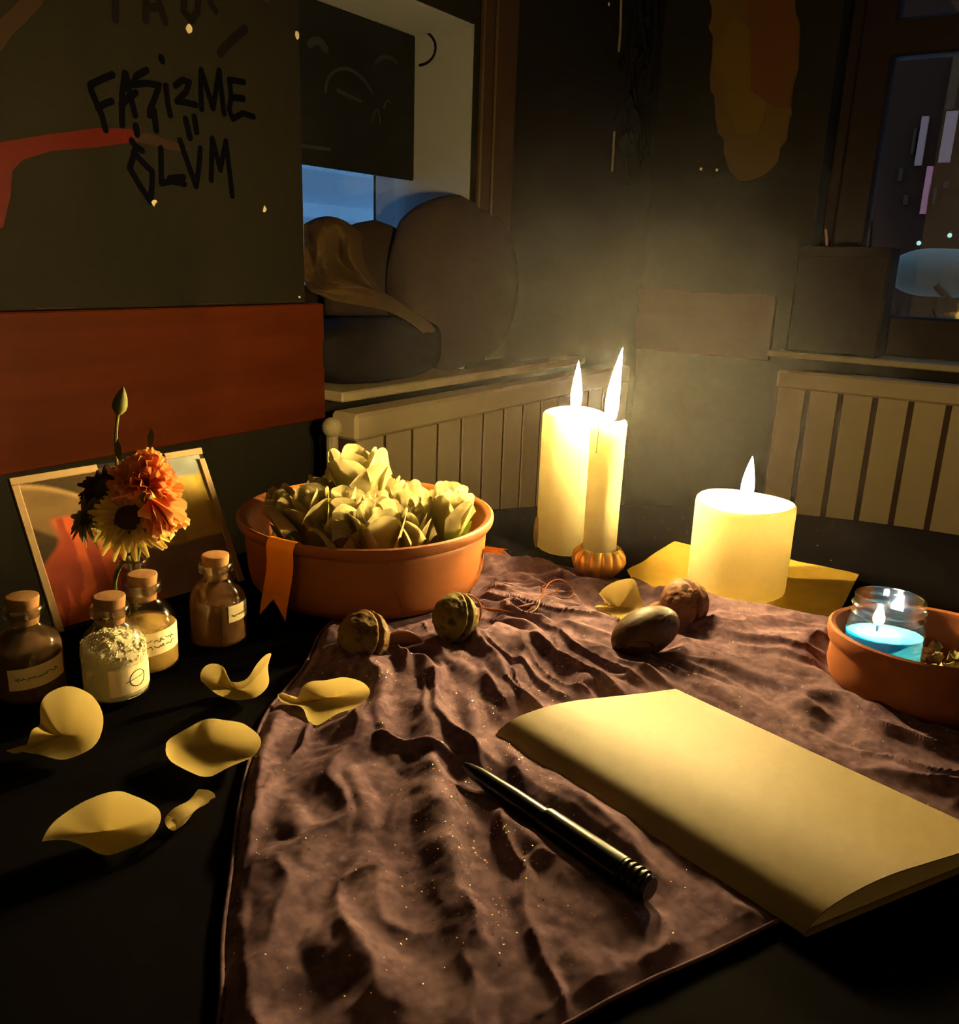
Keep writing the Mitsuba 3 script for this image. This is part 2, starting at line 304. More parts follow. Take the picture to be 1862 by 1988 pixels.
# khaki jacket heaped over the sill
from scipy.interpolate import RectBivariateSpline
JX = np.array([[590, 612, 640, 668, 690, 705], [590, 615, 645, 668, 690, 708], [590, 618, 640, 665, 695, 725], [590, 620, 655, 690, 730, 765], [600, 640, 690, 735, 785, 830], [618, 655, 705, 755, 800, 842]], float)
JY = np.array([[438, 424, 420, 428, 444, 462], [452, 455, 462, 470, 482, 492], [500, 505, 508, 510, 520, 540], [540, 545, 540, 545, 562, 588], [562, 560, 556, 565, 590, 625], [572, 585, 594, 606, 630, 668]], float)
JC = np.array([[1.14, 1.13, 1.12, 1.12, 1.13, 1.14], [1.12, 1.10, 1.09, 1.08, 1.10, 1.13], [1.10, 1.09, 1.10, 1.10, 1.09, 1.12], [1.10, 1.07, 1.05, 1.06, 1.06, 1.09], [1.06, 1.04, 1.02, 1.02, 1.02, 1.04], [1.05, 1.02, 1.00, .99, 1.00, 1.02]], float)
g = np.linspace(0, 5, 70); sp = [RectBivariateSpline(range(6), range(6), q, kx=3, ky=3)(g, g) for q in (JX, JY, JC)]
GU, GV = np.meshgrid(g, g, indexing='ij')
fold = .018 * np.sin(GV * 2.6 + 1.4 * np.sin(GU * 1.3)) * np.exp(-((GU - 1.7) / 1.3) ** 2) + .02 * (fb(np.stack([GU, GV, GU * 0], -1) * 1.3, 3, 4) - .5)
JP = np.array([[at_c(sp[0][i, j], sp[1][i, j], sp[2][i, j] + fold[i, j]) for j in range(70)] for i in range(70)])
add('jacket', sheet(JP), M_['khaki'], True)
thing('jacket', 'crumpled khaki jacket thrown over the dark bag on the left sill', 'jacket')
# dark bag under the jacket
P = at_c(720, 680, 1.075); P[2] = .786 + .056
add('bag', superellipsoid(P, (.175, .07, .057), .6, .6, RR, 48, .14, 9), M_['dark_box'], True)
thing('bag', 'dark soft bag lying on the left sill under the khaki jacket', 'bag')

# outside the left window: pale building with ledges
thing('pale_building', 'pale blue building front with ledges seen under the blind', 'building')
FC = 3.2
add('pale_building__front', rbox(-.5, 5, FC, FC + .2, -1.0, 4), M_['facade'])
for z0, z1, dd in ((1.18, 1.24, .10), (1.40, 1.44, .12), (.95, 1.0, .08)): add('pale_building__ledge', rbox(-.5, 5, FC - dd, FC, z0, z1), M_['facade'])
for a_ in (2.75, 3.30, 3.46): add('pale_building__pole', tube([rm(a_, FC - .35, -.5), rm(a_, FC - .35, 3)], .012, 8), M_['facade_dark'])
add('ground', rbox(-3, 14, OUT, 14, -.95, -.9), M_['facade_dark'], kind='structure', label='ground outside')

# ------------------------------------------------------------------ right window
thing('window_2', 'dark red brown framed window onto the evening street', None, kind='structure')
FA = WR + .10
frame = [(RC1 - .105, RC1, RZ0, RZ1), (RC0, RC0 + .1, RZ0, RZ1), (RC0, RC1, RZ0, .905), (RC0, RC1, RZ1 - .09, RZ1), (RC0, RC1, 1.515, 1.60)]
for c0, c1, z0, z1 in frame: add('window_2__frame', bevel_box(FA, FA + .06, c0, c1, z0, z1, .006, ROOM), M_['dark_wood'])
add('window_2__frame', bevel_box(FA - .015, FA, RC1 - .03, RC1 - .001, RZ0, RZ1, .004, ROOM), M_['dark_wood'])
add('window_2__pane', rbox(FA + .03, FA + .0305, RC0 + .1, RC1 - .105, .905, RZ1 - .09), M_['window_glass'])
# planter box on the right sill with dry stalks
def at_a(x, y, a):
    d = ray(x, y); return EYE + d * a / (d @ DA)
PB = (WR - .045, WR + .065)
c1_, c0_ = on_right(1540, 560, PB[0])[0], on_right(1722, 560, PB[0])[0]
thing('planter', 'dim maroon planter box standing on the right sill', 'planter')
add('planter__box', bevel_box(PB[0], PB[1], c0_, c1_, .8065, on_right(1600, 478, PB[0])[1], .006, ROOM), M_['maroon'])
zt = on_right(1600, 478, PB[0])[1]
add('planter__rim', bevel_box(PB[0] - .006, PB[0], c0_, c1_, zt - .025, zt, .002, ROOM), M_['maroon'])
for x, y0, y1 in ((1607, 480, 445), (1680, 482, 425), (1690, 482, 430)):
    b, e = at_a(x, y0, WR), at_a(x + (-4 if x < 1650 else 3), y1, WR)
    add('planter__stalk', tube([b - [0, 0, .02], (b + e) / 2, e], .003, 6), M_['husk'] if x < 1650 else M_['dark_wood'])
# outside the right window
thing('street_building', 'dark house across the street with pale and pink upright strips', 'building')
BA = 9.0
def far(x, y, a): q = on_right(x, y, a); return q
add('street_building__front', rbox(BA, BA + .3, -12, 2.6, -2, 9), M_['facade_dark'])
for x, y0, y1, w, m in [(1791, 228, 322, 13, 'pale_strip'), (1842, 218, 316, 22, 'pale_strip'), (1800, 324, 416, 11, 'pink'), (1750, 328, 352, 7, 'outdoor_dark'), (1838, 352, 366, 10, 'outdoor_dark'), (1816, 366, 396, 6, 'outdoor_dark'), (1853, 112, 214, 16, 'outdoor_dark'), (1760, 380, 398, 8, 'outdoor_dark'), (1776, 250, 300, 5, 'outdoor_dark')]:
    c0, zhi = far(x, y0, BA); c1, zlo = far(x, y1, BA); cm, wm_ = (c0 + c1) / 2, abs(far(x + w / 2, y0, BA)[0] - far(x - w / 2, y0, BA)[0])
    add('street_building__window_strip', rbox(BA - .06, BA, cm - wm_ / 2, cm + wm_ / 2, zlo, zhi), M_[m])
thing('street_lamp', 'tiny greenish light outside, lower one of the two', 'lamp'); thing('street_lamp_001', 'tiny greenish light outside, upper one of the two', 'lamp')
for k, (x, y) in enumerate([(1784, 472), (1844, 457)]):
    p = at_a(x, y, 8.8); nm = ['street_lamp', 'street_lamp_001'][k]
    m = trimesh.creation.icosphere(1, .02); m.apply_translation(p)
    scene[nm + '__bulb'] = {**mikit.ply(m, M_['chip']), 'emitter': {'type': 'area', 'radiance': {'type': 'rgb', 'value': [.019, .039, .026]}}}
    add(nm + '__post', tube([p - [0, 0, .03], p - [0, 0, 1.2]], .012, 6), M_['facade_dark'])
# pale ground strip and an outdoor table
GA = 4.2
q1, q2 = far(1716, 612, GA), far(1716, 545, GA)
add('pavement', rbox(GA - 1.4, GA + 3.5, -9, 3, q1[1] - .55, q1[1] - .5), M_['paving'], kind='structure', label='pale pavement outside')
thing('rolled_awning', 'grey blue rolled awning with a rounded end on crossed struts outside the right window', 'awning')
e1 = far(1724, 528, GA); zc_, lft, rad_ = far(1800, 529, GA)[1], e1[0], .098
A_ = np.linspace(0, np.pi / 2, 12); prof = [(0, 0)] + [(rad_ * math.sin(t_), .16 * (1 - math.cos(t_))) for t_ in A_[1:]] + [(rad_, 2.2), (0, 2.2)]
m = lathe(prof, 36); v = m.vertices; m.vertices = (lft - v[:, 2:3]) * DC + (GA + v[:, :1] * 1.4) * DA + (zc_ + v[:, 1:2]) * np.array([0, 0, 1.0])
add('rolled_awning__roll', m, M_['awning'], 60)
for a0, cc0, cc1 in ((-.2, lft - .22, lft - .9), (.2, lft - .9, lft - .22), (0, lft - .2, lft - .2)):
    add('rolled_awning__strut', tube([rm(GA + a0, cc0, zc_ - .05), rm(GA + a0, cc1, q1[1] - .5)], .014, 8), M_['outdoor_dark'])

# ------------------------------------------------------------------ radiators
def radiator(key, label, u0, n, pitch, top, bottom, place, end_u, sgn=1):
    thing(key, label, 'radiator')
    for i in range(n):
        a = u0 + sgn * i * pitch
        prof = np.array([(-.0332, 0), (-.0332, -.0212), (-.0322, -.022), (.0322, -.022), (.0332, -.0212), (.0332, 0)])
        P = Polygon(prof); m = trimesh.creation.extrude_polygon(P, top - bottom - .045, engine='earcut')
        add(key + '__section', place(m, a + sgn * pitch / 2, bottom), M_['radiator'])
    m = bevel_box(0, n * pitch, -.024, .035, top - .046, top, .006)
    add(key + '__header', place(m, u0, 0), M_['radiator'])
    add(key + '__back_panel', place(box(0, n * pitch, -.0185, .03, bottom, top - .045), u0, 0), M_['seam'])
    if end_u is not None:
        m = cat(tube([(-.022, .01, .05), (-.022, .01, top - .03)], .010, 10), trimesh.creation.icosphere(2, .017).apply_translation((-.022, .01, top - .022)))
        add(key + '__valve_pipe', place(m, u0, 0), M_['sill'])
def pl_left(m, a, z):
    m = m.copy(); v = m.vertices; m.vertices = (a + v[:, :1]) * DA + (WL - .08 + v[:, 1:2]) * DC + (z + v[:, 2:3]) * np.array([0, 0, 1.0]); return m
def pl_right(m, c, z):
    m = m.copy(); v = m.vertices; m.vertices = (c - v[:, :1]) * DC + (WR - .10 + v[:, 1:2]) * DA + (z + v[:, 2:3]) * np.array([0, 0, 1.0]); return m
radiator('radiator', 'cream ribbed radiator under the left window behind the rose bowl', 1.052, 14, .0760, .756, .15, pl_left, True)
radiator('radiator_001', 'cream ribbed radiator under the right window behind the blue jar', .611, 13, .0795, .766, .15, pl_right, None, -1)

# ------------------------------------------------------------------ hanging ornament and vine
def oz(x, y): return on_right(1340 + x / 5.231, y / 5.231, WR - .004)
outl = [(205, -420), (190, -150), (200, 0), (230, 90), (225, 200), (195, 280), (240, 380), (230, 600), (210, 780), (215, 920), (255, 980), (265, 1200), (290, 1350), (350, 1420), (350, 1550), (400, 1720), (500, 1840), (600, 1835), (740, 1790), (840, 1710), (900, 1630), (920, 1500), (980, 1430), (1010, 1230), (1040, 1140), (1025, 1080), (1050, 880), (1100, 700), (1115, 380), (1110, 220), (1070, 120), (1070, 0), (1090, -200), (1040, -420)]
thing('hanging_ornament', 'long tongue shaped ornament of layered ochre and russet paper on the far wall', 'ornament')
add('hanging_ornament__backing', flat_on_right(Polygon([oz(*p) for p in outl]).buffer(.003).buffer(-.003), .010, .001), M_['ochre'])
add('hanging_ornament__layer', flat_on_right(Polygon([oz(*p) for p in [(450, 200), (610, 300), (620, 930), (780, 1060), (750, 1200), (690, 1360), (490, 1360), (470, 1230), (380, 1060), (360, 800), (270, 700), (260, 560), (340, 400)]]).buffer(.003), .004, .0112), M_['ochre_light'], label='yellow ochre paper layer')
add('hanging_ornament__layer', flat_on_right(Polygon([oz(*p) for p in [(600, 60), (720, 0), (700, -380), (1030, -380), (1060, 0), (1095, 380), (1070, 700), (1030, 900), (1000, 1080), (860, 1080), (700, 960), (640, 900), (635, 600), (600, 350)]]).buffer(.003), .004, .0112), M_['russet'], label='russet paper layer')
thing('dried_vine', 'dark dried vine hanging down in the room corner', 'vine')
VR = np.random.default_rng(5)
for k in range(4):
    x0 = 1222 + 14 * k
    pts = [at_c(x0 + 10 * math.sin(k * 2 + j * .9), -60 + j * 60 * (1 - .06 * k), WL - .04 - .012 * k) for j in range(8)]
    add('dried_vine__strand', tube(smooth_path(pts, 40), np.linspace(.005, .0025, 40), 6), M_['vine'])
for k in range(34):
    y = VR.uniform(-40, 300); x = 1240 + VR.uniform(-24, 34) - y * .05; p = at_c(x, y, WL - VR.uniform(.03, .08)); L = VR.uniform(.025, .05)
    u = np.linspace(-1, 1, 5); v = np.linspace(0, 1, 7); UU, VV = np.meshgrid(u, v, indexing='ij')
    ang = VR.uniform(0, 6.28); s = np.array([math.cos(ang), math.sin(ang), 0]); o = np.array([-s[1], s[0], 0])
    Q = p + s * (UU * np.sin(np.pi * np.clip(VV, .02, .98)) * L * .28)[..., None] + o * (VV ** 2 * L * .4 + UU ** 2 * .004)[..., None] - np.array([0, 0, 1]) * (VV * L)[..., None]
    add('dried_vine__leaf', sheet(Q), M_['vine'], True)

# ------------------------------------------------------------------ table, black cloth, glitter scarf
TZ = .75; TCX, TCY, TR = .22, .39, .55
thing('table', 'round table under the black cloth', 'table')
add('table__tabletop', lathe([(0, .715), (TR - .02, .715), (TR - .015, .72), (TR - .015, .742), (TR - .02, .746), (0, .746)], 96, at(TCX, TCY, 0)), M_['dark_wood'])
add('table__pedestal', lathe([(0, .0), (.22, .0), (.22, .02), (.05, .05), (.04, .4), (.06, .7), (0, .714)], 32, at(TCX, TCY, 0)), M_['dark_wood'])
nphi, nr = 256, 120
ph = np.linspace(0, 2 * np.pi, nphi, endpoint=False)[:, None]; s = np.linspace(0, 1, nr)[None, :]
L = s * (TR + .33); rr = np.where(L < TR, L, TR + .02 * np.minimum((L - TR) / .05, 1) + (.018 * np.sin(ph * 23 + 2 * np.sin(ph * 5))) * np.clip((L - TR) / .2, 0, 1))
zz = np.where(L < TR - .012, TZ, np.where(L < TR + .012, TZ - .006 * (1 + (L - TR) / .012) ** 2 / 2, TZ - .012 - (L - TR - .012)))
X = TCX + rr * np.cos(ph); Y = TCY + rr * np.sin(ph)
wr_ = .004 * (fb(np.stack([X * 14, Y * 14, X * 0], -1), 3, 21) - .55); keep = np.clip((X - .02) / .1, 0, 1) * np.clip((Y - .74) / .05, 0, 1)
zz = zz + np.where(L < TR - .02, np.maximum(wr_, 0) * keep, 0)
zz = np.broadcast_to(zz, X.shape)
add('tablecloth', sheet(np.stack([X, Y, zz], -1), True), M_['black_cloth'], True)
thing('tablecloth', 'plain black cloth spread over the whole table', 'tablecloth')

SCARF_PX = [(952, 1092), (1040, 1098), (1130, 1112), (1240, 1140), (1350, 1168), (1500, 1200), (1640, 1215), (1780, 1240), (1990, 1330), (2080, 1480), (1860, 1600), (1640, 1720), (1470, 1815), (1350, 1872), (1200, 1942), (1080, 2010), (900, 2120), (600, 2250), (420, 2250), (425, 1990), (432, 1850), (450, 1700), (466, 1570), (492, 1460), (520, 1390), (590, 1300), (640, 1215), (760, 1150), (860, 1105)]
poly = smooth_path([on_z(x, y, TZ)[:2] for x, y in SCARF_PX + SCARF_PX[:1]], 400)
SP = Polygon(poly).buffer(0)
# ridges: (points in the picture frame laid on the table, height, half width)
RIDGES = [([(870, 1262), (900, 1300), (960, 1345), (1040, 1400)], 7, 9), ([(985, 1205), (1060, 1255), (1110, 1300), (1150, 1365)], 8, 8), ([(1060, 1150), (1130, 1195), (1200, 1245), (1290, 1325)], 7, 8),
          ([(1325, 1240), (1400, 1270), (1480, 1300), (1570, 1400)], 7, 9), ([(1380, 1205), (1480, 1235), (1560, 1262), (1600, 1300)], 6, 8), ([(1290, 1305), (1400, 1350), (1500, 1425)], 6, 7),
          ([(728, 1310), (738, 1400), (775, 1500)], 7, 8), ([(790, 1320), (820, 1400), (838, 1500), (855, 1620), (905, 1750), (980, 1920)], 9, 12), ([(905, 1340), (925, 1440)], 6, 7),
          ([(645, 1462), (690, 1530), (705, 1600), (680, 1660)], 9, 10), ([(512, 1400), (496, 1480), (478, 1580), (460, 1700), (445, 1860)], 8, 8), ([(560, 1540), (582, 1640), (572, 1720), (520, 1790)], 8, 10),
          ([(640, 1458), (755, 1452), (830, 1470), (900, 1476), (965, 1455), (1010, 1470)], 5, 3.2), ([(930, 1570), (1000, 1620), (1070, 1665)], 6, 7), ([(1010, 1690), (1060, 1672), (1100, 1690)], 7, 6),
          ([(560, 1815), (640, 1850), (720, 1905), (840, 1990)], 7, 14), ([(760, 1700), (690, 1800), (560, 1900)], 6, 12), ([(1010, 1800), (1100, 1850), (1200, 1960)], 5, 12), ([(1130, 1340), (1190, 1320), (1260, 1325)], 5, 6),
          ([(1620, 1400), (1560, 1380), (1520, 1350)], 6, 8), ([(1180, 1560), (1260, 1610), (1320, 1660)], 5, 7), ([(970, 1470), (1040, 1530), (1110, 1590)], 5, 5), ([(1040, 1250), (1010, 1300), (990, 1360)], 5, 6), ([(1450, 1200), (1540, 1215), (1610, 1240)], 4, 6), ([(950, 1100), (1040, 1135), (1130, 1178)], 4, 4)]
step = .0013
gx = np.arange(-.19, .46, step); gy = np.arange(.10, .73, step); GX, GY = np.meshgrid(gx, gy, indexing='ij'); pts2 = np.stack([GX.ravel(), GY.ravel()], 1)
H = np.zeros(GX.shape)
for pr_, h, w in RIDGES:
    line = smooth_path([on_z(x, y, TZ + .004)[:2] for x, y in pr_], 120)
    d, idx = cKDTree(line).query(pts2, distance_upper_bound=.07); ok = np.isfinite(d); idx = np.where(ok, idx, 0); d = np.where(ok, d, 9)
    taper = np.sin(np.pi * np.clip((idx + 6) / 132, 0, 1)) ** .6
    H = np.maximum(H, 0) + (h * .001 * taper * np.exp(-(d / (w * .001)) ** 2) * (.75 + .5 * fb(np.c_[pts2 * 60, pts2[:, :1] * 0], 2, 3))).reshape(H.shape)
FO = on_z(770, 1120, TZ)[:2]; fdx, fdy = GX - FO[0], GY - FO[1]; fr = np.hypot(fdx, fdy); fa = np.arctan2(fdy, fdx)
warp = (fb(np.stack([GX * 16, GY * 16, GX * 0], -1), 3, 30) - .5)
q1 = fb(np.stack([fa * 4.2 + warp * .8, np.log(fr + .05) * 1.5, fa * 0], -1), 2, 41); q2 = fb(np.stack([fa * 13 + warp * 1.6, np.log(fr + .05) * 3, fa * 0], -1), 2, 47)
rid = 1 - np.abs(2 * q1 - 1) * 3.2; rid2 = 1 - np.abs(2 * q2 - 1) * 3.0
H = np.maximum(H, .0095 * np.clip(rid, 0, 1) ** 1.5) + .0042 * np.clip(rid2, 0, 1) ** 1.3 + .0016 * fb(np.stack([GX * 75, GY * 75, GX * 0], -1), 3, 50)
H += .0005 * fb(np.stack([GX * 260, GY * 260, GX * 0], -1), 2, 55)
BOWL = np.array([-.0894, .6624]); NBQ = [np.array(on_z(x, y, TZ)[:2]) for x, y in ((975, 1425), (1310, 1342), (1880, 1620), (1562, 1800))]
flat = np.ones(H.shape)
def calm(cx, cy, r, soft=.02):
    global flat
    flat = flat * np.clip((np.hypot(GX - cx, GY - cy) - r) / soft, 0, 1)
calm(*BOWL, .093, .012)
for px in ((1160, 1115, .026), (1427, 1142, .04), (1780, 1320, .055), (1325, 1195, .012), (1255, 1258, .012), (890, 1225, .013), (715, 1262, .013), (1205, 1185, .024), (640, 1365, .022), (455, 1330, .02), (790, 1250, .016)):
    calm(*on_z(px[0], px[1], TZ)[:2], px[2], .015)
import shapely
nbp = Polygon(NBQ); dist_nb = shapely.distance(nbp, shapely.points(pts2)).reshape(H.shape); flat = flat * np.clip((dist_nb) / .02, 0, 1)
pa_, pb0 = on_z(902, 1484, TZ + .008)[:2], on_z(1264, 1724, TZ + .008)[:2]
dpen = shapely.distance(LineString([pa_, pb0]), shapely.points(pts2)).reshape(H.shape); flat = flat * np.clip((dpen - .002) / .014, .25, 1)
H = H * flat * np.interp(GY, [.24, .31, .42], [.80, .85, 1.0])
dist_edge = shapely.distance(SP.exterior, shapely.points(pts2)).reshape(H.shape)
H = H * np.clip(dist_edge / .008, .15, 1) + .0008
inside = shapely.contains_xy(SP, GX, GY)
m = sheet(np.stack([GX, GY, TZ + .0004 + H], -1)); keepv = inside.ravel()
m.update_faces(keepv[m.faces].all(1)); m.remove_unreferenced_vertices()
add('scarf', m, M_['scarf'], True)
thing('scarf', 'crumpled dark purple glitter scarf spread over the black cloth', 'scarf')
from scipy.interpolate import RegularGridInterpolator
hz = RegularGridInterpolator((gx, gy), TZ + .0004 + H, bounds_error=False, fill_value=TZ)
SV = hz(poly)
add('scarf__hem', tube(np.c_[poly, np.where(np.isfinite(SV), SV, TZ) + .0006][:-1], .0010, 6, False), M_['scarf'], True)
# glitter flakes
def flakes(P, N, size, tilt, rng):
    n = len(P); Nn = N + tilt * rng.standard_normal((n, 3)); Nn /= np.linalg.norm(Nn, axis=1, keepdims=True)
    a = np.cross(Nn, rng.standard_normal((n, 3))); a /= np.linalg.norm(a, axis=1, keepdims=True); b = np.cross(Nn, a); s = size[:, None]
    V = np.stack([P + a * s, P + b * s, P - a * s, P - b * s], 1).reshape(-1, 3); i = np.arange(n)[:, None] * 4
    F = np.concatenate([np.hstack([i, i + 1, i + 2]), np.hstack([i, i + 2, i + 3])]); return trimesh.Trimesh(V, F, process=False)
GR = np.random.default_rng(3); fi = None
smp, fid = trimesh.sample.sample_surface(m, 14000, seed=4)
hot = np.array([on_z(x, y, TZ)[:2] for x, y in ((835, 1550), (850, 1620), (880, 1700), (910, 1760), (940, 1660), (1000, 1690), (830, 1720), (930, 1800), (1050, 1350), (1110, 1330), (1130, 1380), (760, 1330), (930, 1400), (985, 1475), (1020, 1500), (1055, 1530))])
dh = cKDTree(hot).query(smp[:, :2])[0]; ok = GR.random(len(smp)) < .10 + .90 * np.exp(-(dh / .016) ** 2)
smp, fn = smp[ok], m.face_normals[fid[ok]]; fn = fn * np.sign(fn[:, 2:3] + 1e-9)
pal = np.array([(.95, .62, .22), (.95, .50, .16), (.95, .85, .65), (.85, .16, .12), (.9, .4, .3), (.95, .9, .85)])
ci = GR.choice(len(pal), len(smp), p=[.3, .2, .2, .12, .08, .1])
fm = flakes(smp + fn * .00015, fn, GR.uniform(.00022, .00052, len(smp)), .38, GR)
add('scarf__glitter', fm, M_['glitter'], kind='stuff', color=np.repeat(pal[ci], 4, 0))
tp = np.array([on_z(GR.uniform(560, 1640), GR.uniform(1000, 1100), TZ + .0045) for _ in range(150)]); tp = tp[np.hypot(tp[:, 0] - TCX, tp[:, 1] - TCY) < TR - .03]
fm = flakes(tp, np.repeat([[0, 0, 1.0]], len(tp), 0), GR.uniform(.0003, .0006, len(tp)), .5, GR)
add('tablecloth__glitter', fm, M_['glitter'], kind='stuff', color=np.repeat(pal[GR.choice(len(pal), len(tp))], 4, 0))
BZ = TZ + .0012                                                # what stands on the cloths stands here

# added volume that scatters a glow around the flames, thinning out to nothing
HC = np.array([.130, .775, .890]); HS = np.array([.33, .27, .33]); k = np.linspace(-1, 1, 40)
HZ, HY, HX = np.meshgrid(k, k, k, indexing='ij'); hr = np.sqrt(HX ** 2 + HY ** 2 + HZ ** 2)
dens = (np.exp(-(hr / .42) ** 2) * np.clip((1 - hr) / .25, 0, 1) * (.75 + .5 * fb(np.stack([HX * 2, HY * 2, HZ * 1.2], -1) + 9, 3, 77))).astype(np.float32)
HM = T().translate(HC.tolist()).scale(HS.tolist())
ball = trimesh.creation.icosphere(3, 1.0); ball.vertices = ball.vertices * HS + HC
scene['added_haze'] = {**mikit.ply(ball, {'type': 'null'}), 'interior': {'type': 'heterogeneous', 'albedo': {'type': 'rgb', 'value': [.95, .95, .95]}, 'phase': {'type': 'hg', 'g': .3}, 'scale': .36,
                 'sigma_t': {'type': 'gridvolume', 'grid': mi.VolumeGrid(dens[..., None]), 'to_world': HM @ T().translate([-1, -1, -1]).scale(2)}}}
thing('added_haze', 'added thin medium that makes the glow around the flames', 'added_haze', kind='stuff')
# ------------------------------------------------------------------ candles
def flame_mesh(base, h, r, lean=(0, 0)):
    zs = np.linspace(0, 1, 22); rs = r * np.sqrt(np.clip(np.sin(np.pi * np.minimum(zs, 1) ** .62), 0, 1)) * (1 - zs) ** .35 * 1.12
    rs[0] = r * .18; rs[-1] = 0
    m = lathe(list(zip(rs, zs * h)), 20); v = m.vertices; k = (v[:, 2] / h) ** 2
    v[:, 0] += lean[0] * k; v[:, 1] += lean[1] * k; m.vertices = v + np.array(base); return m
def add_flame(key, base, h, r, lean=(0, 0), gain=1.0):
    m = flame_mesh(base, h, r, lean)
    scene[key] = {**mikit.ply(m, M_['wick'], True), 'emitter': {'type': 'area', 'radiance': {'type': 'rgb', 'value': (FLAME_RADIANCE * gain if gain == 1 else np.array([.85, .85, .95]) * 195 * gain).tolist()}}}
def pillar(key, x, y, R, H, flame_h, flame_r, lean, label, seed, pool=.004, z0=BZ):
    thing(key, label, 'candle')
    prof = [(0, .0), (R - .003, .0), (R - .0005, .002), (R, .006)] + [(R, .006 + (H - .010) * k / 8) for k in range(1, 9)] + [(R - .0004, H - .0015), (R - .0018, H), (R - .0035, H - .0006), (R * .8, H - pool * .8), (R * .45, H - pool), (.0, H - pool)]
    sh = lambda p, r, z: (r * (1 + .010 * (fb(np.stack([np.cos(p) * 1.5, np.sin(p) * 1.5, z * 30], -1), 3, seed) - .5)), z + (z > H - .004) * .0012 * np.sin(p * 2 + seed))
    add(key + '__wax', lathe(prof, 72, at(x, y, z0), sh), M_['wax'], 35)
    wt = z0 + H - pool
    add(key + '__wick', tube([(x, y, wt - .001), (x + .0003, y, wt + .005), (x + lean[0] * .15, y, wt + .0095)], .0009, 6), M_['wick'])
    add_flame(key + '__flame', (x, y, wt + .0065), flame_h, flame_r, lean)
pR = on_z(1427, 1142, TZ); pL = on_z(1100, 1065, TZ); pT = on_z(1160, 1115, TZ)
pillar('pillar_candle', pR[0], pR[1], .0395, .0745, .0345, .0052, (.001, 0), 'short thick cream pillar candle burning on the yellow paper', 3)
pillar('pillar_candle_001', pL[0], pL[1], .0290, .1275, .0425, .0050, (0, 0), 'tall cream pillar candle burning behind the thin candle in the gold holder', 5)
add('pillar_candle_001__wax_drip', superellipsoid((pL[0] - .0285, pL[1] - .004, BZ + .016), (.0035, .005, .016), 1, 1, n=20), M_['wax'], True)
# taper in the gold ribbed holder
thing('candle_holder', 'small gold pumpkin shaped ribbed holder under the thin candle', 'candle holder')
HP = [(0, 0), (.012, 0), (.017, .0012), (.0215, .006), (.0235, .012), (.0225, .018), (.019, .0225), (.0165, .0238), (.0155, .022), (.0153, .010), (0, .010)]
hs = lambda p, r, z: (r * np.where(r > .0165, 1 - .13 * (1 - np.abs(np.sin(p * 6))) ** 1.6, 1), z)
add('candle_holder__body', lathe(HP, 144, at(pT[0], pT[1], BZ), hs), M_['gold'], 40)
thing('taper_candle', 'thin tall cream candle burning in the gold ribbed holder', 'candle')
TB, TH, TRd = BZ + .0102, .1185, .0150
prof = [(0, 0), (TRd - .001, 0)] + [(TRd - .001 + .0006 * k / 8, TH * k / 9) for k in range(1, 9)] + [(TRd, TH - .001), (TRd - .0012, TH + .0006), (TRd - .003, TH - .002), (TRd * .5, TH - .0055), (0, TH - .006)]
sh = lambda p, r, z: (r * (1 + .02 * (fb(np.stack([np.cos(p) * 1.2, np.sin(p) * 1.2, z * 25], -1), 3, 8) - .5)), z + (z > TH - .003) * .0035 * np.maximum(0, np.cos(p - .2)) ** 6)
add('taper_candle__wax', lathe(prof, 64, at(pT[0], pT[1], TB), sh), M_['wax'], 35)
wt = TB + TH - .006
add('taper_candle__wick', tube([(pT[0], pT[1], wt), (pT[0] + .0005, pT[1], wt + .007), (pT[0] + .0015, pT[1], wt + .013)], .001, 6), M_['wick'])
add_flame('taper_candle__flame', (pT[0] + .001, pT[1], wt + .0085), .0600, .0056, (.0055, 0))
d0, d1 = on_y(1163, 822, pT[1] - TRd - .0004), on_y(1158, 878, pT[1] - TRd - .0004)
add('taper_candle__hair_line', cat(tube([d0, (d0 + d1) / 2 + [.0002, 0, 0], d1], .00028, 5), trimesh.creation.icosphere(1, .0006).apply_translation(d1)), M_['husk'], label='thin dark thread down the side')  # thin dark thread laid on the wax

# yellow paper under the short candle
thing('yellow_paper', 'rippled yellow kraft paper sheet under the short pillar candle', 'paper')
outline = [(1217, 1112), (1262, 1084), (1309, 1054), (1345, 1060), (1430, 1074), (1524, 1088), (1600, 1102), (1667, 1119), (1655, 1142), (1632, 1190), (1612, 1221), (1540, 1212), (1470, 1192), (1424, 1176), (1374, 1166), (1310, 1162), (1246, 1158), (1230, 1138)]
lift = [.004, .002, .004, .001, 0, .001, .003, .006, .005, .002, .002, .004, .003, .003, .002, .001, .002, .003]
rim = np.array([on_z(x, y, BZ + l) for (x, y), l in zip(outline + outline[:1], lift + lift[:1])])
rim = np.vstack([a_ + (b_ - a_) * np.linspace(0, 1, 9)[:-1, None] for a_, b_ in zip(rim[:-1], rim[1:])])
cc = np.array([pR[0], pR[1], BZ + .0002]); ss = np.linspace(0, 1, 26)
PP = cc + (rim[:, None] - cc) * ss[None, :, None]; PP[..., 2] = BZ + .0002 + (rim[:, None, 2] - BZ) * ss[None] ** 3 + .0035 * np.clip((np.hypot(PP[..., 0] - pR[0], PP[..., 1] - pR[1]) - .042) / .02, 0, 1) * fb(PP * 40, 2, 5)
add('yellow_paper__sheet', sheet(PP, True), M_['kraft'], True)

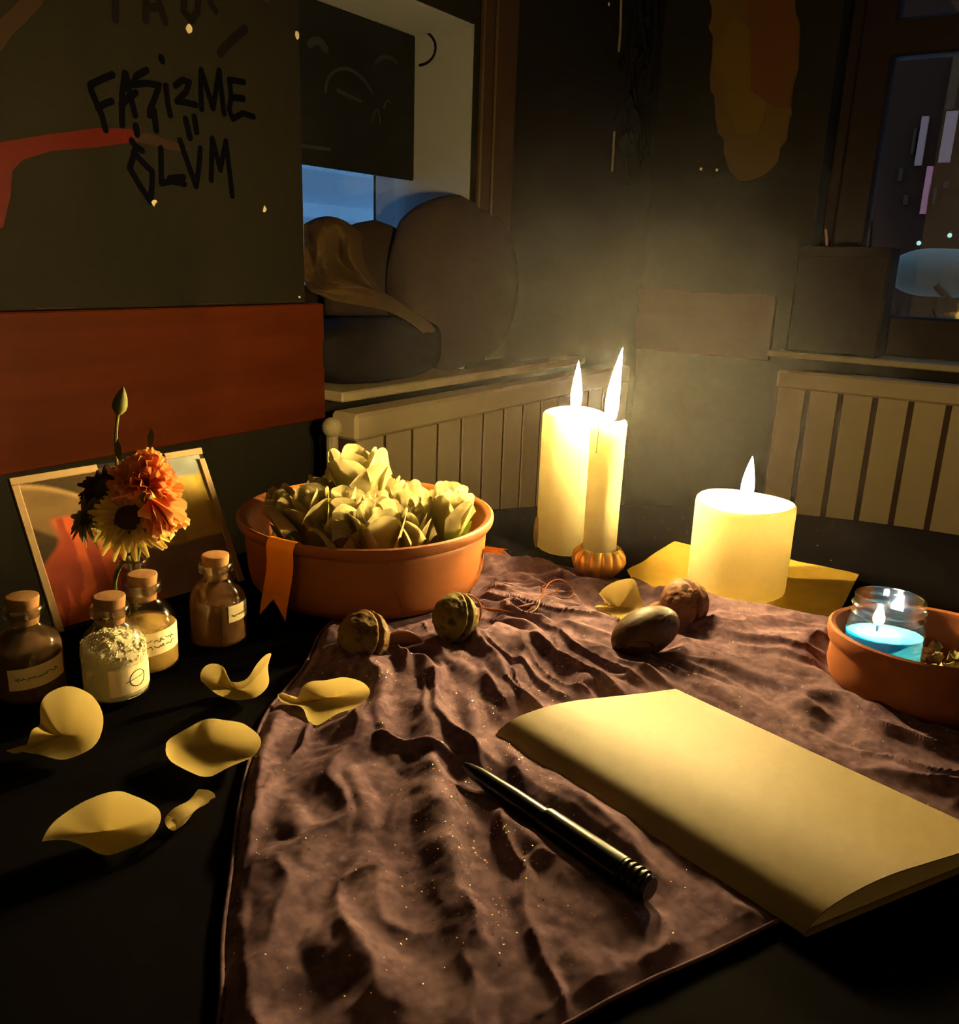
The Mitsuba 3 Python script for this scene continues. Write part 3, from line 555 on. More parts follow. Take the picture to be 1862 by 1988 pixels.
# ------------------------------------------------------------------ bowl of roses
BH = .812 - BZ; RB = .1012
thing('flower_bowl', 'wide terracotta bowl full of white roses, orange ribbon over its rim', 'bowl')
bp = [(0, 0), (.078, 0), (.0865, .0025), (.0915, .009), (.0935, .018), (.0955, BH - .014), (.0957, BH - .012), (.0950, BH - .0105), (.0985, BH - .009), (.1005, BH - .006), (RB, BH - .003), (.1008, BH - .0008), (.099, BH), (.0955, BH - .0012), (.0925, BH - .004), (.0905, BH - .010), (.088, .02), (.080, .0075), (.05, .006), (0, .006)]
add('flower_bowl__body', lathe(bp, 128, at(BOWL[0], BOWL[1], BZ)), M_['terracotta'], 40)
# ribbon: over the front left rim
def ribbon_strip(pts, width_dir, w, notch=0.0, thick=.0004, n=60):
    c = smooth_path(pts, n); u = np.linspace(-1, 1, 13)
    wd = np.array([width_dir(k / (n - 1)) for k in range(n)])
    P = c[:, None] + wd[:, None] * (u[None, :, None] * w / 2)
    t = c[-1] - c[-2]; t /= np.linalg.norm(t)
    s = np.clip((np.arange(n) - (n - 14)) / 13, 0, 1)[:, None] * (1 - np.abs(u))[None]
    P = P - t * (s * notch)[..., None]
    return sheet(P)
top = on_z(556, 1047, .8125); ang0 = math.atan2(top[1] - BOWL[1], top[0] - BOWL[0])
er = np.array([math.cos(ang0), math.sin(ang0), 0]); et = np.array([-math.sin(ang0), math.cos(ang0), 0]); b0 = np.array([BOWL[0], BOWL[1], 0])
tail = on_y(522, 1214, (b0 + er * .097)[1]); lean = (tail - (b0 + er * .1035)) @ et
def rb(r, z, l=0): return b0 + er * r + et * l + np.array([0, 0, z])
rp = [rb(.088, .790), rb(.0905, .803), rb(.0955, .8122), rb(.0995, .8130), rb(.1022, .8110), rb(.1024, .803, lean * .08), rb(.1005, .792, lean * .25), rb(.1000, .778, lean * .5), rb(.0995, tail[2] + .004, lean)]
add('flower_bowl__ribbon', ribbon_strip(rp, lambda k: et, .0245, .017), M_['ribbon'], True, label='orange satin ribbon with a swallowtail end')
# the other tail sticks out on the right
q = [on_y(940, 1066, .650), on_y(955, 1068, .648), on_y(970, 1070, .646), on_y(986, 1072, .644)]
wdir = np.array([0.12, -.75, .65]); wdir /= np.linalg.norm(wdir)
add('flower_bowl__ribbon', ribbon_strip(q, lambda k: wdir, .013, .011), M_['ribbon'], True, label='forked orange ribbon tail at the right side')

def petal_sheet(rng, R, h, phi0, w0, flare, curl, spiral=0.0, cup=.9, nu=13, nv=15, tip=.24):
    u = np.linspace(-1, 1, nu)[:, None]; v = np.linspace(0, 1, nv)[None]
    phi = phi0 + u * w0 * (.40 + .60 * np.sin(np.pi * .5 * np.minimum(1, v * 1.35)))
    r = R * (.40 + .60 * np.sin(np.minimum(v * cup * 2.0, 1.65))) * (1 - spiral * (u + 1) / 2)
    r = r + flare * v ** 5 + curl * np.abs(u) ** 3 * v ** 2
    z = h * (v - tip * np.abs(u) ** 2.5 * v ** 2) - flare * .45 * v ** 9
    n = .0016 * (fb(np.stack([phi * 2.2 + 3, v * 3 + 0 * phi, 0 * phi + rng.uniform(0, 50)], -1), 2, int(rng.integers(99))) - .5) * v
    return np.stack([(r + n) * np.cos(phi), (r + n) * np.sin(phi), z + n * 1.5], -1), np.broadcast_to(v, phi.shape)
def rose(key, top, axis, width, h, label, seed, open_=.5, sepals=4, extra=None):
    rng = np.random.default_rng(seed); R = width / 2; F = axis_frame(axis); base = np.array(top) - F[:, 2] * h
    spin = rng.uniform(0, 6.28); F = F @ np.array([[math.cos(spin), -math.sin(spin), 0], [math.sin(spin), math.cos(spin), 0], [0, 0, 1]])
    thing(key, label, 'rose', 'white roses in the bowl')
    specs = [(R * .34, h * .95, k * 2.1, 1.5, .0, .0, .35) for k in range(2)] + [(R * .62, h * .985, .7 + k * 2.09, 1.25, R * .10, R * .05, .20) for k in range(3)]
    specs += [(R * (.84 + .10 * (k % 2)), h * (.98 - .09 * rng.random()), .2 + k * 1.257 + rng.normal() * .12, .92, R * open_ * (.35 + .75 * rng.random()), R * rng.uniform(.05, .35), .08) for k in range(5)]
    for i, (r, hh, p, w, fl, cu, sp_) in enumerate(specs):
        P, v = petal_sheet(rng, r, hh, p + rng.normal() * .12, w, fl, cu, sp_)
        k = np.clip(1.25 - v * 1.6, 0, 1)[..., None]; col = np.array([.50, .435, .215]) * (1 - k) + np.array([.45, .46, .12]) * k
        add(key + '__petal', sheet(P @ F.T + base), M_['rose'], True, color=col.reshape(-1, 3))
    if extra:                                                   # a petal folded far out
        P, v = petal_sheet(rng, R * 1.0, h * .98, extra, .85, R * .9, R * .4, .05)
        FX = axis_frame(axis); add(key + '__petal', sheet(P @ FX.T + base), M_['rose'], True, color=np.broadcast_to([.50, .435, .215], P.shape).reshape(-1, 3))
    hip = lathe([(0, -.010), (R * .18, -.009), (R * .34, -.003), (R * .36, .001), (R * .24, .004)], 14); hip.apply_transform(mat(F, base))
    add(key + '__rose_hip', hip, M_['green'], True)
    for i in range(sepals):
        p0 = i * 6.283 / 5 + .4; v = np.linspace(0, 1, 9)[None]; u = np.linspace(-1, 1, 4)[:, None]
        r = R * (.30 + .72 * np.sin(np.minimum(v * 1.7, 1.6))) + .0008 + .004 * v ** 3; ph_ = p0 + u * .38 * np.sin(np.pi * (.12 + .86 * v)) ; z = -.001 + h * .50 * v
        add(key + '__sepal', sheet(np.stack([r * np.cos(ph_), r * np.sin(ph_), z + 0 * u], -1) @ F.T + base), M_['green'], True)
ROSES = [(697, 860, .680, 112, .056, (-.02, -.10, 1), .35, 'biggest white rose, topmost of the bowl heap', 1, None),
         (538, 938, .650, 62, .046, (-.28, -.1, 1), .25, 'shaded white rose against the bowl rim beside the ribbon, leaning out', 2, None),
         (588, 946, .628, 86, .044, (-.20, -.25, 1), .5, 'white rose with one long petal folded outward, above the ribbon', 3, -1.2),
         (618, 914, .690, 66, .046, (-.10, 0, 1), .45, 'white rose half hidden behind the folded-petal rose', 4, None),
         (668, 940, .640, 74, .040, (-.05, -.1, 1), .35, 'squat white rose just below the biggest rose', 5, None),
         (664, 992, .597, 70, .040, (-.08, -.16, 1), .5, 'white rose at the front rim with a torn upright petal, near the ribbon', 6, -1.0),
         (738, 968, .600, 100, .046, (.02, -.12, 1), .30, 'broad white rose in the middle of the front rim', 7, -1.7),
         (736, 950, .645, 62, .040, (.05, -.1, 1), .5, 'small white rose peeking out between the biggest and the broad front rose', 8, None),
         (762, 916, .705, 52, .042, (.12, 0, 1), .3, 'narrow white rose tucked behind the biggest rose, candle side', 9, None),
         (798, 928, .672, 66, .044, (.10, -.05, 1), .45, 'white rose with a curled lip, at the back towards the candles', 10, None),
         (812, 985, .608, 60, .040, (.12, -.14, 1), .5, 'white rose with a pointed drooping petal at the front rim', 11, -.9),
         (842, 950, .645, 72, .042, (.14, -.1, 1), .4, 'white rose with a split front next to the outermost candle-side rose', 12, None),
         (884, 936, .628, 84, .048, (.16, -.14, 1), .22, 'closed white rosebud with bright green sepals, nearest the candles', 13, None)]
for i, (x, y, Y, w, h, ax, op, lab, sd, ex) in enumerate(ROSES):
    top_ = on_y(x, y + 4, Y); wm = w / 1680 * np.linalg.norm(top_ - EYE) * .96
    rose('white_rose' + (f'_{i:03d}' if i else ''), top_, ax, wm * 1.0, h * 1.28, lab, sd, op, extra=ex)

# ------------------------------------------------------------------ bottles
GP = [(0, .0006), (.0165, .0006), (.0180, .002), (.0184, .006), (.0184, .0300), (.0180, .0335), (.0160, .0385), (.0120, .0430), (.0097, .0460), (.0092, .0485), (.0094, .0505)]
LIP = [(.0094, .0505), (.0108, .0510), (.0114, .0530), (.0112, .0556), (.0104, .0566), (.0092, .0564), (.0088, .0550), (.0088, .0500)]
def label_patch(x, y, z0, z1, p0, p1, R, skew=0.0, n=16):
    p = np.linspace(p0, p1, n)[:, None]; v = np.linspace(0, 1, 6)[None]
    return sheet(np.stack([x + R * np.cos(p) + 0 * v, y + R * np.sin(p) + 0 * v, z0 + (z1 - z0) * v + skew * (p - p0)], -1))
def bottle(key, x, y, label, fill, col0, col1, lab, writing, seed, heap=.3, gran=.0):
    thing(key, label, 'bottle', None)
    rng = np.random.default_rng(seed)
    add(key + '__glass', lathe(GP, 56, at(x, y, BZ)), M_['clear_glass'], 45)
    add(key + '__glass_base', lathe([(0, .0003), (.0162, .0003), (.0178, .0013), (.0180, .0030), (.0150, .0034), (0, .0030)], 48, at(x, y, BZ)), M_['glass_rim'], 45)
    add(key + '__lip', lathe(LIP, 48, at(x, y, BZ)), M_['glass_rim'], 45)
    add(key + '__cork', lathe([(0, .046), (.0074, .046), (.0083, .0560), (.0090, .0612), (.0088, .0622), (.0080, .0626), (0, .0626)], 32, at(x, y, BZ)), M_['cork'], 40)
    # contents: a packed body with a heaped top
    rfun = lambda z: np.interp(z, [g_[1] for g_ in GP[1:]], [g_[0] for g_ in GP[1:]]) - .0006
    zs = np.linspace(.0036, fill, 14); prof = [(0, .0036)] + [(rfun(z), z) for z in zs]
    topz = [(rfun(fill) * k, fill) for k in (.92, .8, .66, .5, .34, .17, 0)]
    sh = lambda p, r, z: (r, z + np.where(z >= fill - 1e-6, np.where(r < rfun(fill) - 1e-5, heap * (1 - r / rfun(fill)) * .018 + .006 * heap * np.cos(p - 2.2) * r / .018 + gran * (fb(np.stack([r * np.cos(p) * 500, r * np.sin(p) * 500, r * 0], -1), 2, seed) - .5), .006 * heap * np.cos(p - 2.2)), 0))
    c = lathe(prof + topz, 60, at(x, y, BZ), sh)
    kk = fb(c.vertices * 420, 3, seed)[:, None]; kk = np.clip((kk - .3) / .4, 0, 1)
    add(key + '__contents', c, M_['content'], True, color=np.array(col0) * (1 - kk) + np.array(col1) * kk)
    if gran:
        gp_, _ = trimesh.sample.sample_surface(c, 700, seed=seed); ms = []
        for p in gp_[gp_[:, 2] > BZ + fill - .006][:260]:
            g_ = trimesh.creation.box(extents=rng.uniform(.0006, .0016, 3)); g_.apply_transform(trimesh.transformations.random_rotation_matrix(rng.random(3))); g_.apply_translation(p); ms.append(g_)
        gm = cat(*ms); add(key + '__contents__crystals', gm, M_['content'], kind='stuff', color=np.broadcast_to(col1, gm.vertices.shape))
    z0, z1, p0, p1, sk = lab; RL = .01855
    add(key + '__label', label_patch(x, y, BZ + z0, BZ + z1, p0, p1, RL, sk), M_['label_paper'], True)
    def on_label(s, t_):
        p = p0 + (p1 - p0) * s; return np.array([x + (RL + .0001) * math.cos(p), y + (RL + .0001) * math.sin(p), BZ + z0 + (z1 - z0) * t_ + sk * (p - p0)])
    for stroke in writing:
        add(key + '__label__writing', tube([on_label(*q_) for q_ in stroke], .00022, 5), M_['label_ink'])
def scribble(seed, rows=(.62, .36), x0=.12, x1=.85):
    r = np.random.default_rng(seed); out = []
    for row in rows:
        for k in range(4):
            a = x0 + (x1 - x0) * k / 4; b = a + (x1 - x0) / 4.6
            out.append([(a + (b - a) * j / 7, row + .09 * r.uniform(-1, 1)) for j in range(8)])
    return out
b1 = on_z(66, 1352, TZ); b2 = on_z(229, 1350, TZ); b3 = on_z(290, 1296, TZ); b4 = on_z(427, 1248, TZ)
D = math.radians
bottle('spice_bottle', b1[0], b1[1], 'corked bottle of brown herbs with a slanting label, cut close to the picture edge', .036, (.10, .055, .03), (.22, .12, .05), (.0115, .0245, D(-100), D(5), .0020), scribble(1, (.5,)), 11, .4, .0)
circ = [(.55 + .17 * math.cos(a), .5 + .30 * math.sin(a)) for a in np.linspace(0, 6.283, 18)]
bottle('spice_bottle_001', b2[0], b2[1], 'corked bottle of coarse white salt, label drawn with a barred circle', .0330, (.72, .64, .36), (.86, .80, .56), (.0070, .0235, D(-78), D(14), .0004), [circ, [(.30, .44), (.45, .5), (.62, .54), (.82, .58)]], 12, .35, .003)
bottle('spice_bottle_002', b3[0], b3[1], 'corked bottle of yellow powder standing behind the salt bottle', .0290, (.48, .30, .08), (.60, .38, .11), (.0135, .0285, D(-118), D(10), .0012), scribble(3), 13, .3, .0)
bottle('spice_bottle_003', b4[0], b4[1], 'corked bottle of dark brown powder standing alone beside the ribbon', .0350, (.14, .062, .024), (.26, .12, .045), (.0200, .0315, D(-52), D(10), .0002), scribble(4, (.35,)), 14, .5, .0)

# ------------------------------------------------------------------ small picture on a black stand
q_ = (.7733, .5088, .0322)
TLc = np.array([-.3259, .5763, .8496])
e = np.array([math.cos(q_[0]), math.sin(q_[0]), 0]); n_ = np.array([-math.sin(q_[0]), math.cos(q_[0]), 0]); u_ = math.cos(q_[1]) * np.array([0, 0, 1]) + math.sin(q_[1]) * n_
E2 = math.cos(q_[2]) * e + math.sin(q_[2]) * u_; U2 = math.cos(q_[2]) * u_ - math.sin(q_[2]) * e; N2 = np.cross(E2, U2)   # N2 faces the viewer
PW = .1429; PH = (TLc[2] - BZ - .0005) / U2[2]
PM = mat(np.stack([E2, U2, N2], 1), TLc - U2 * PH)
thing('small_picture', 'small tilted painting print with a pale edge strip on a black stand behind the flowers', 'picture')
add('small_picture__board', box(0, PW, 0, PH, -.002, 0, PM), M_['black_board'])
nx, ny = 110, 90; gu, gv = np.meshgrid(np.linspace(.003, PW - .003, nx), np.linspace(.003, PH - .003, ny), indexing='ij')
su, sv = gu / PW, gv / PH; nn = fb(np.stack([su * 6, sv * 6, su * 0], -1), 4, 3); ns = fb(np.stack([su * 18, sv * 3, su * 0], -1), 3, 8)
col = np.zeros((nx, ny, 3)) + np.array([.085, .055, .026]); col *= (.7 + .6 * nn)[..., None]
def patch(mask, c, var=.35):
    global col
    mk = np.clip(mask, 0, 1)[..., None]; col = col * (1 - mk) + mk * (np.array(c) * (1 - var + 2 * var * nn)[..., None])
st = lambda x, s_=.03: np.clip(x / s_ + .5, 0, 1)
patch(st(su - .56 + .05 * nn) * st(sv - .36), (.95, .66, .13), .25); patch(st(su - .56) * st(sv - .36) * st(ns - .55, .1), (.70, .52, .10))
patch(st(su - .60) * st(sv - .83 - .05 * (nn - .5)), (.40, .44, .42)); patch(st(su - .50) * st(.36 - sv + .1 * (nn - .5)), (.34, .24, .25))
wing = np.abs(sv - (.93 - 1.2 * (su - .02) ** 2 - .15 * su)); patch(st(.028 - wing, .02) * st(.42 - su), (.7, .46, .2)); patch(st(.93 - 1.2 * (su - .02) ** 2 - .15 * su - sv) * st(sv - (.70 - .9 * su)) * st(.40 - su), (.32, .2, .085))
robe = st(.13 + .16 * (1 - sv) + .03 * np.sin(sv * 20) - np.abs(su - (.40 - .18 * (1 - sv))), .05) * st(.70 - sv); patch(robe, (.85, .17, .055), .5); patch(robe * st(ns - .56, .06), (.5, .08, .04))
patch(st(.055 - np.hypot((su - .42) * 1.3, sv - .78), .02), (.95, .48, .2)); patch(st(.03 - np.abs(np.hypot((su - .42) * 1.3, sv - .79) - .10), .02) * st(sv - .72), (.6, .45, .16))
pm = sheet(np.stack([gu, gv, gu * 0 + .0004], -1)); pm.apply_transform(PM)
add('small_picture__board__print', pm, M_['printed'], color=np.clip(col * .62, 0, 1).reshape(-1, 3))
for (x0, x1, y0, y1) in ((0, PW * .42, PH - .0052, PH), (PW * .78, PW, PH - .0052, PH), (0, .0052, 0, PH - .0056), (PW - .0052, PW, 0, PH - .009)):  # top strip left open where the flower shadow falls, shade by omission
    add('small_picture__board__edge_strip', bevel_box(x0, x1, y0, y1, 0, .0022, .0005, PM), M_['card_edge'])
st0, st1 = PM @ np.array([PW * .5, PH * .75, -.002, 1]), PM @ np.array([PW * .5, PH * .75, -.002, 1])
st1 = st1[:3] + np.array([-.7, .72, 0]) * .012; st1[2] = BZ + .002
add('small_picture__stand', tube([st0[:3], st1], .003, 8), M_['black_board'])

# ------------------------------------------------------------------ flowers in a slim glass vase
vz = .812; vb = on_z(257, 1085, vz); VH = vz - BZ
thing('bud_vase', 'slim clear glass vase holding the flowers, behind the corked bottles', 'vase')
add('bud_vase__glass', lathe([(0, .001), (.0095, .001), (.0108, .003), (.0108, .030), (.0085, .042), (.0080, VH - .006)], 40, at(vb[0], vb[1], BZ)), M_['clear_glass'], 45)
add('bud_vase__lip', lathe([(.0080, VH - .006), (.0094, VH - .005), (.0098, VH - .002), (.0090, VH), (.0078, VH - .001), (.0076, VH - .006)], 40, at(vb[0], vb[1], BZ)), M_['glass_rim'], 45)
VY = vb[1]
def fan_petal(rng, L, W, rufl, cupz, nu=11, nv=9, sharp=1.0):
    u = np.linspace(-1, 1, nu)[:, None]; v = np.linspace(0, 1, nv)[None]
    w = W * (.10 + .90 * v ** sharp); x = u * w; y = L * (v * (1 - .13 * np.abs(u) ** 3)) + .02 * L * np.sin(u * 17 + rng.uniform(0, 6)) * v ** 4
    z = cupz * L * v ** 2 + rufl * np.sin(u * rng.uniform(5, 9) + rng.uniform(0, 6)) * v ** 2 + .3 * rufl * np.sin(u * 15) * v ** 3
    return np.stack([x, y, z + 0 * x], -1), np.broadcast_to(v, x.shape)
thing('orange_carnation', 'salmon orange carnation with ruffled petals standing in the vase', 'flower')
CC = on_y(282, 930, VY - .008); CR = .0215; rng = np.random.default_rng(2)
def carn_petal(center, dirv, L, W, key, c0, c1, rufl=.0016, roll=0):
    P, v = fan_petal(rng, L, W, rufl, .12); F = axis_frame(dirv); F = np.stack([F[:, 0] * math.cos(roll) + F[:, 1] * math.sin(roll), F[:, 2], np.cross(F[:, 0] * math.cos(roll) + F[:, 1] * math.sin(roll), F[:, 2])], 1)
    k = v[..., None]; colr = np.array(c0) * (1 - k) + np.array(c1) * k
    add(key + '__petal', sheet(P @ F.T + center), M_['carnation'], True, color=(colr * rng.uniform(.85, 1.08)).clip(0, 1).reshape(-1, 3))
for i in range(62):
    k = (i + .5) / 62; th_ = math.acos(1 - 1.25 * k); ps = i * 2.39996
    dv = np.array([math.sin(th_) * math.cos(ps), math.sin(th_) * math.sin(ps) * .8 - .35, math.cos(th_) * 1.05])
    carn_petal(CC + [0, 0, -.004], dv + rng.normal(size=3) * .12, CR * rng.uniform(.8, 1.12), .0075, 'orange_carnation', (1.15, .25, .06), (1.25, .46, .17), roll=rng.uniform(0, 6.28))
for i in range(13):
    ps = -2.7 + i * .36; dv = np.array([.75 + .55 * math.cos(ps), -.45 + .3 * math.sin(ps), -.75 + .28 * rng.normal()])
    carn_petal(CC + [.004, -.004, -.012], dv, CR * rng.uniform(1.0, 1.35), .0095, 'orange_carnation', (1.2, .32, .08), (1.25, .56, .22), .0018, rng.uniform(-.6, .6))
add('orange_carnation__stem', tube(smooth_path([CC + [0, 0, -.012], (CC + vb) / 2 + [.004, 0, .0], vb + [.002, 0, -.004], [vb[0] + .001, vb[1], BZ + .006]], 24), .0016, 8), M_['stem'])
add('orange_carnation__calyx', lathe([(0, -.012), (.003, -.011), (.0045, -.004), (.005, .002), (.003, .004)], 14, at(CC[0], CC[1], CC[2] - .012)), M_['green'], True)
add('orange_carnation__leaf', sheet(np.stack([on_y(294, 832, VY + .004) + (on_y(291, 875, VY) - on_y(294, 832, VY + .004)) * k + np.array([.0022 * math.sin(math.pi * min(.95, k + .05)) * s_, 0, 0]) for k in np.linspace(0, 1, 9) for s_ in (-1, 0, 1)]).reshape(9, 3, 3)), M_['stem'], True)
def daisy(key, label, center, face, R, n, c0, c1, disc_r, seed, layers=3, droop=.25):
    r_ = np.random.default_rng(seed); F = axis_frame(face); thing(key, label, 'flower')
    for lay in range(layers):
        for i in range(n):
            a = 6.283 * (i + .5 * lay) / n + r_.normal() * .06; L = R * (1 - .13 * lay) * r_.uniform(.86, 1.08); lift_ = .15 + .30 * lay + r_.normal() * .08 - droop
            u = np.linspace(-1, 1, 5)[:, None]; v = np.linspace(0, 1, 8)[None]; w = R * .105 * np.sin(np.pi * (.15 + .78 * v)) ** .8
            rad = L * (.12 + .88 * v); z = L * (lift_ * v - .25 * v ** 2 * (1 + r_.normal() * .4)) + w * .5 * u ** 2
            Q = np.stack([rad * math.cos(a) - u * w * math.sin(a), rad * math.sin(a) + u * w * math.cos(a), z + 0 * u], -1)
            k = v[..., None] + 0 * u[..., None]; cl = (np.array(c0) * (1 - k) + np.array(c1) * k) * r_.uniform(.8, 1.1)
            add(key + '__petal', sheet(Q @ F.T + center), M_['carnation'], True, color=cl.clip(0, 1).reshape(-1, 3))
    d = superellipsoid((0, 0, .001), (disc_r, disc_r, disc_r * .5), 1, 1, n=24, bump=.25, seed=seed); d.apply_transform(mat(F, center)); add(key + '__disc', d, M_['disc'], True)
    return F
C2 = on_y(252, 1008, VY - .016)
daisy('yellow_chrysanthemum', 'drooping pale yellow chrysanthemum below the orange carnation', C2, (.10, -.75, .55), .0255, 24, (.62, .48, .10), (1.1, .85, .26), .010, 4)
add('yellow_chrysanthemum__stem', tube(smooth_path([C2 + [0, .002, -.002], C2 + [.001, .006, -.012], vb + [-.001, 0, .004], [vb[0] - .002, vb[1], BZ + .006]], 24), .0014, 8), M_['stem'])
C3 = on_y(172, 1008, VY - .006)
daisy('yellow_chrysanthemum_001', 'olive yellow chrysanthemum with shade put into its petal colour, in front of the red part of the picture', C3, (-.55, -.55, .35), .0190, 18, (.22, .18, .05), (.36, .29, .10), .006, 6)  # petal colours darkened to carry the shade on this flower
add('yellow_chrysanthemum_001__stem', tube(smooth_path([C3 + [.002, .002, 0], (C3 + vb) / 2 + [0, .006, .004], vb + [-.003, 0, .002], [vb[0] - .003, vb[1], BZ + .008]], 24), .0013, 8), M_['stem'])
C4 = on_y(205, 950, VY + .010)
daisy('dark_chrysanthemum', 'dark brown flower beside the orange carnation', C4, (-.2, -.6, .6), .0215, 20, (.055, .028, .012), (.10, .050, .020), .008, 7)  # very dark brown petals from base to tip
add('dark_chrysanthemum__stem', tube(smooth_path([C4 + [0, .002, -.002], (C4 + vb) / 2 + [.002, .006, .004], vb + [0, .003, 0], [vb[0], vb[1] + .003, BZ + .008]], 24), .0013, 8), M_['stem'])
thing('flower_bud', 'closed dark green flower bud on a thin bent stem above the carnation', 'flower bud')
bt, bb = on_y(240, 749, VY + .004), on_y(229, 806, VY + .004); ax = bt - bb; bl = np.linalg.norm(ax)
bm = lathe([(0, 0), (.0022, .001), (.0042, bl * .22), (.0046, bl * .38), (.0036, bl * .62), (.0016, bl * .85), (0, bl)], 18, mat(axis_frame(ax), bb))
add('flower_bud__bud', bm, M_['stem'], True)
add('flower_bud__stem', tube(smooth_path([bb + ax * .02, on_y(225, 850, VY + .004), on_y(226, 890, VY + .004), on_y(236, 970, VY + .002), vb + [.001, .004, 0], [vb[0] + .002, vb[1] + .004, BZ + .01]], 40), .0010, 8), M_['stem'])
add('flower_bud__leaf', sheet(np.stack([on_y(228, 852, VY + .002) + (on_y(231, 895, VY) - on_y(228, 852, VY + .002)) * k + np.array([.0024 * math.sin(math.pi * k) * s_, 0, 0]) for k in np.linspace(0, 1, 9) for s_ in (-1, 0, 1)]).reshape(9, 3, 3)), M_['stem'], True)

# ------------------------------------------------------------------ loose white petals
def loose_petal(key, label, pts, hts, center, hc, power=2.0, seed=1, crease=.0008):
    b = np.array([on_z(x, y, BZ + .0006 + h * .001) for (x, y), h in zip(pts, hts)]); b = smooth_path(np.vstack([b, b[:1]]), 97)[:-1]
    c = on_z(center[0], center[1], BZ + .0008 + hc * .001); s_ = np.linspace(0, 1, 18)[None, :, None]
    P = c + (b[:, None] - c) * s_; P[..., 2] = c[2] + (b[:, None, 2] - c[2]) * s_[..., 0] ** power
    P[..., 2] += crease * (fb(np.concatenate([P[..., :2] * 90, P[..., :1] * 0], -1), 2, seed) - .4) * s_[..., 0] * 2
    P[..., 2] = np.maximum(P[..., 2], BZ + .0005)
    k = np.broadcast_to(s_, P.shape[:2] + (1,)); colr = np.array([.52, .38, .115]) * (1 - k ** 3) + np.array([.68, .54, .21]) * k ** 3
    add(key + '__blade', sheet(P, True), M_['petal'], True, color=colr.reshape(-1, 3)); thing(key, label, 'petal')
z8 = lambda L_: [(x / 3.448, 1300 + y / 3.448) for x, y in L_]; z7 = lambda L_: [(x / 2.45, 1040 + y / 2.45) for x, y in L_]; z5 = lambda L_: [(1120 + x / 6.207, 1100 + y / 6.207) for x, y in L_]
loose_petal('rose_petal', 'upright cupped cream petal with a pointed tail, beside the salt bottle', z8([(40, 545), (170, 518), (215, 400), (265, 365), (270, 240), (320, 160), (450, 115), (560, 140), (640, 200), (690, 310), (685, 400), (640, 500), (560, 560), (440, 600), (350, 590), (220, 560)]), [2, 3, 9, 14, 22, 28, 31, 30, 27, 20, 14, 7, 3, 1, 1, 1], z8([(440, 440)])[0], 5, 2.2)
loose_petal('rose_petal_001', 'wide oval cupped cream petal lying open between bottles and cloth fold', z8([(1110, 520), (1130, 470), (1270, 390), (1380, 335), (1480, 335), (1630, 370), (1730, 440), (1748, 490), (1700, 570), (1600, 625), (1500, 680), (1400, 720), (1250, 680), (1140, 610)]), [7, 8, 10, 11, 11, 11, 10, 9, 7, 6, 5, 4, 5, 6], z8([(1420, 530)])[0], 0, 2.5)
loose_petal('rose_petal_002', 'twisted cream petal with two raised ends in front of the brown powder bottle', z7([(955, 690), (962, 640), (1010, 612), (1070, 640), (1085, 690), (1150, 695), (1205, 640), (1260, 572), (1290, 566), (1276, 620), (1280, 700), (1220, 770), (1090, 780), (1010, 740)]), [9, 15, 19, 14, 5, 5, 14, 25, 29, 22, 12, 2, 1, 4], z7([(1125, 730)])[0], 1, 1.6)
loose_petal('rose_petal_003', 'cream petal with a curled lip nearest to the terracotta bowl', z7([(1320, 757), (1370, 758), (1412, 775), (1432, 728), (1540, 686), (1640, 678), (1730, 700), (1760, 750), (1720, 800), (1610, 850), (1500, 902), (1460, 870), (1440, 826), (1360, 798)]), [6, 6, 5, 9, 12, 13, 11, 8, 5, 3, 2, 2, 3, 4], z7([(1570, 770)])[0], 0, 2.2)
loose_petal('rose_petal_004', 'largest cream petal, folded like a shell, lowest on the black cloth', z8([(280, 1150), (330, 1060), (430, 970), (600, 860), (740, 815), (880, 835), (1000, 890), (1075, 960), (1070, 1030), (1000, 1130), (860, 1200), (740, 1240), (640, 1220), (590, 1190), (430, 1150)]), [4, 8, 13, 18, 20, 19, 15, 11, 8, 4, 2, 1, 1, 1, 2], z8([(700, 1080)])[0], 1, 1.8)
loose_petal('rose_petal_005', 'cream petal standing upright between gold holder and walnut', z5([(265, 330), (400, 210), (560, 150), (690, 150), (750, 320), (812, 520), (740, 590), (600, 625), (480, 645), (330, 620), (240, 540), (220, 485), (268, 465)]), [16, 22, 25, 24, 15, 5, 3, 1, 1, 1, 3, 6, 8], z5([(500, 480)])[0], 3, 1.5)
# the rolled one
a_, b_ = on_z(333, 1603, BZ + .0035), on_z(398, 1548, BZ + .0050); tt = np.linspace(0, 1, 20); sp_ = np.linspace(0, 2.3 * math.pi, 30)
F = axis_frame(b_ - a_); roll = np.array([[a_ + (b_ - a_) * t_ + (.0021 + .0004 * s_ + .0007 * math.sin(t_ * 7)) * (F[:, 0] * math.cos(s_ + .5 * t_) + F[:, 1] * math.sin(s_ + .5 * t_)) + (b_ - a_) * .06 * math.sin(s_ * 2) * t_ for s_ in sp_] for t_ in tt])
roll[..., 2] += max(0, BZ + .0004 - roll[..., 2].min())
add('rose_petal_006__blade', sheet(roll), M_['petal'], True, color=np.broadcast_to([.70, .56, .23], roll.shape).reshape(-1, 3)); thing('rose_petal_006', 'small tightly rolled cream petal beside the largest petal', 'petal')

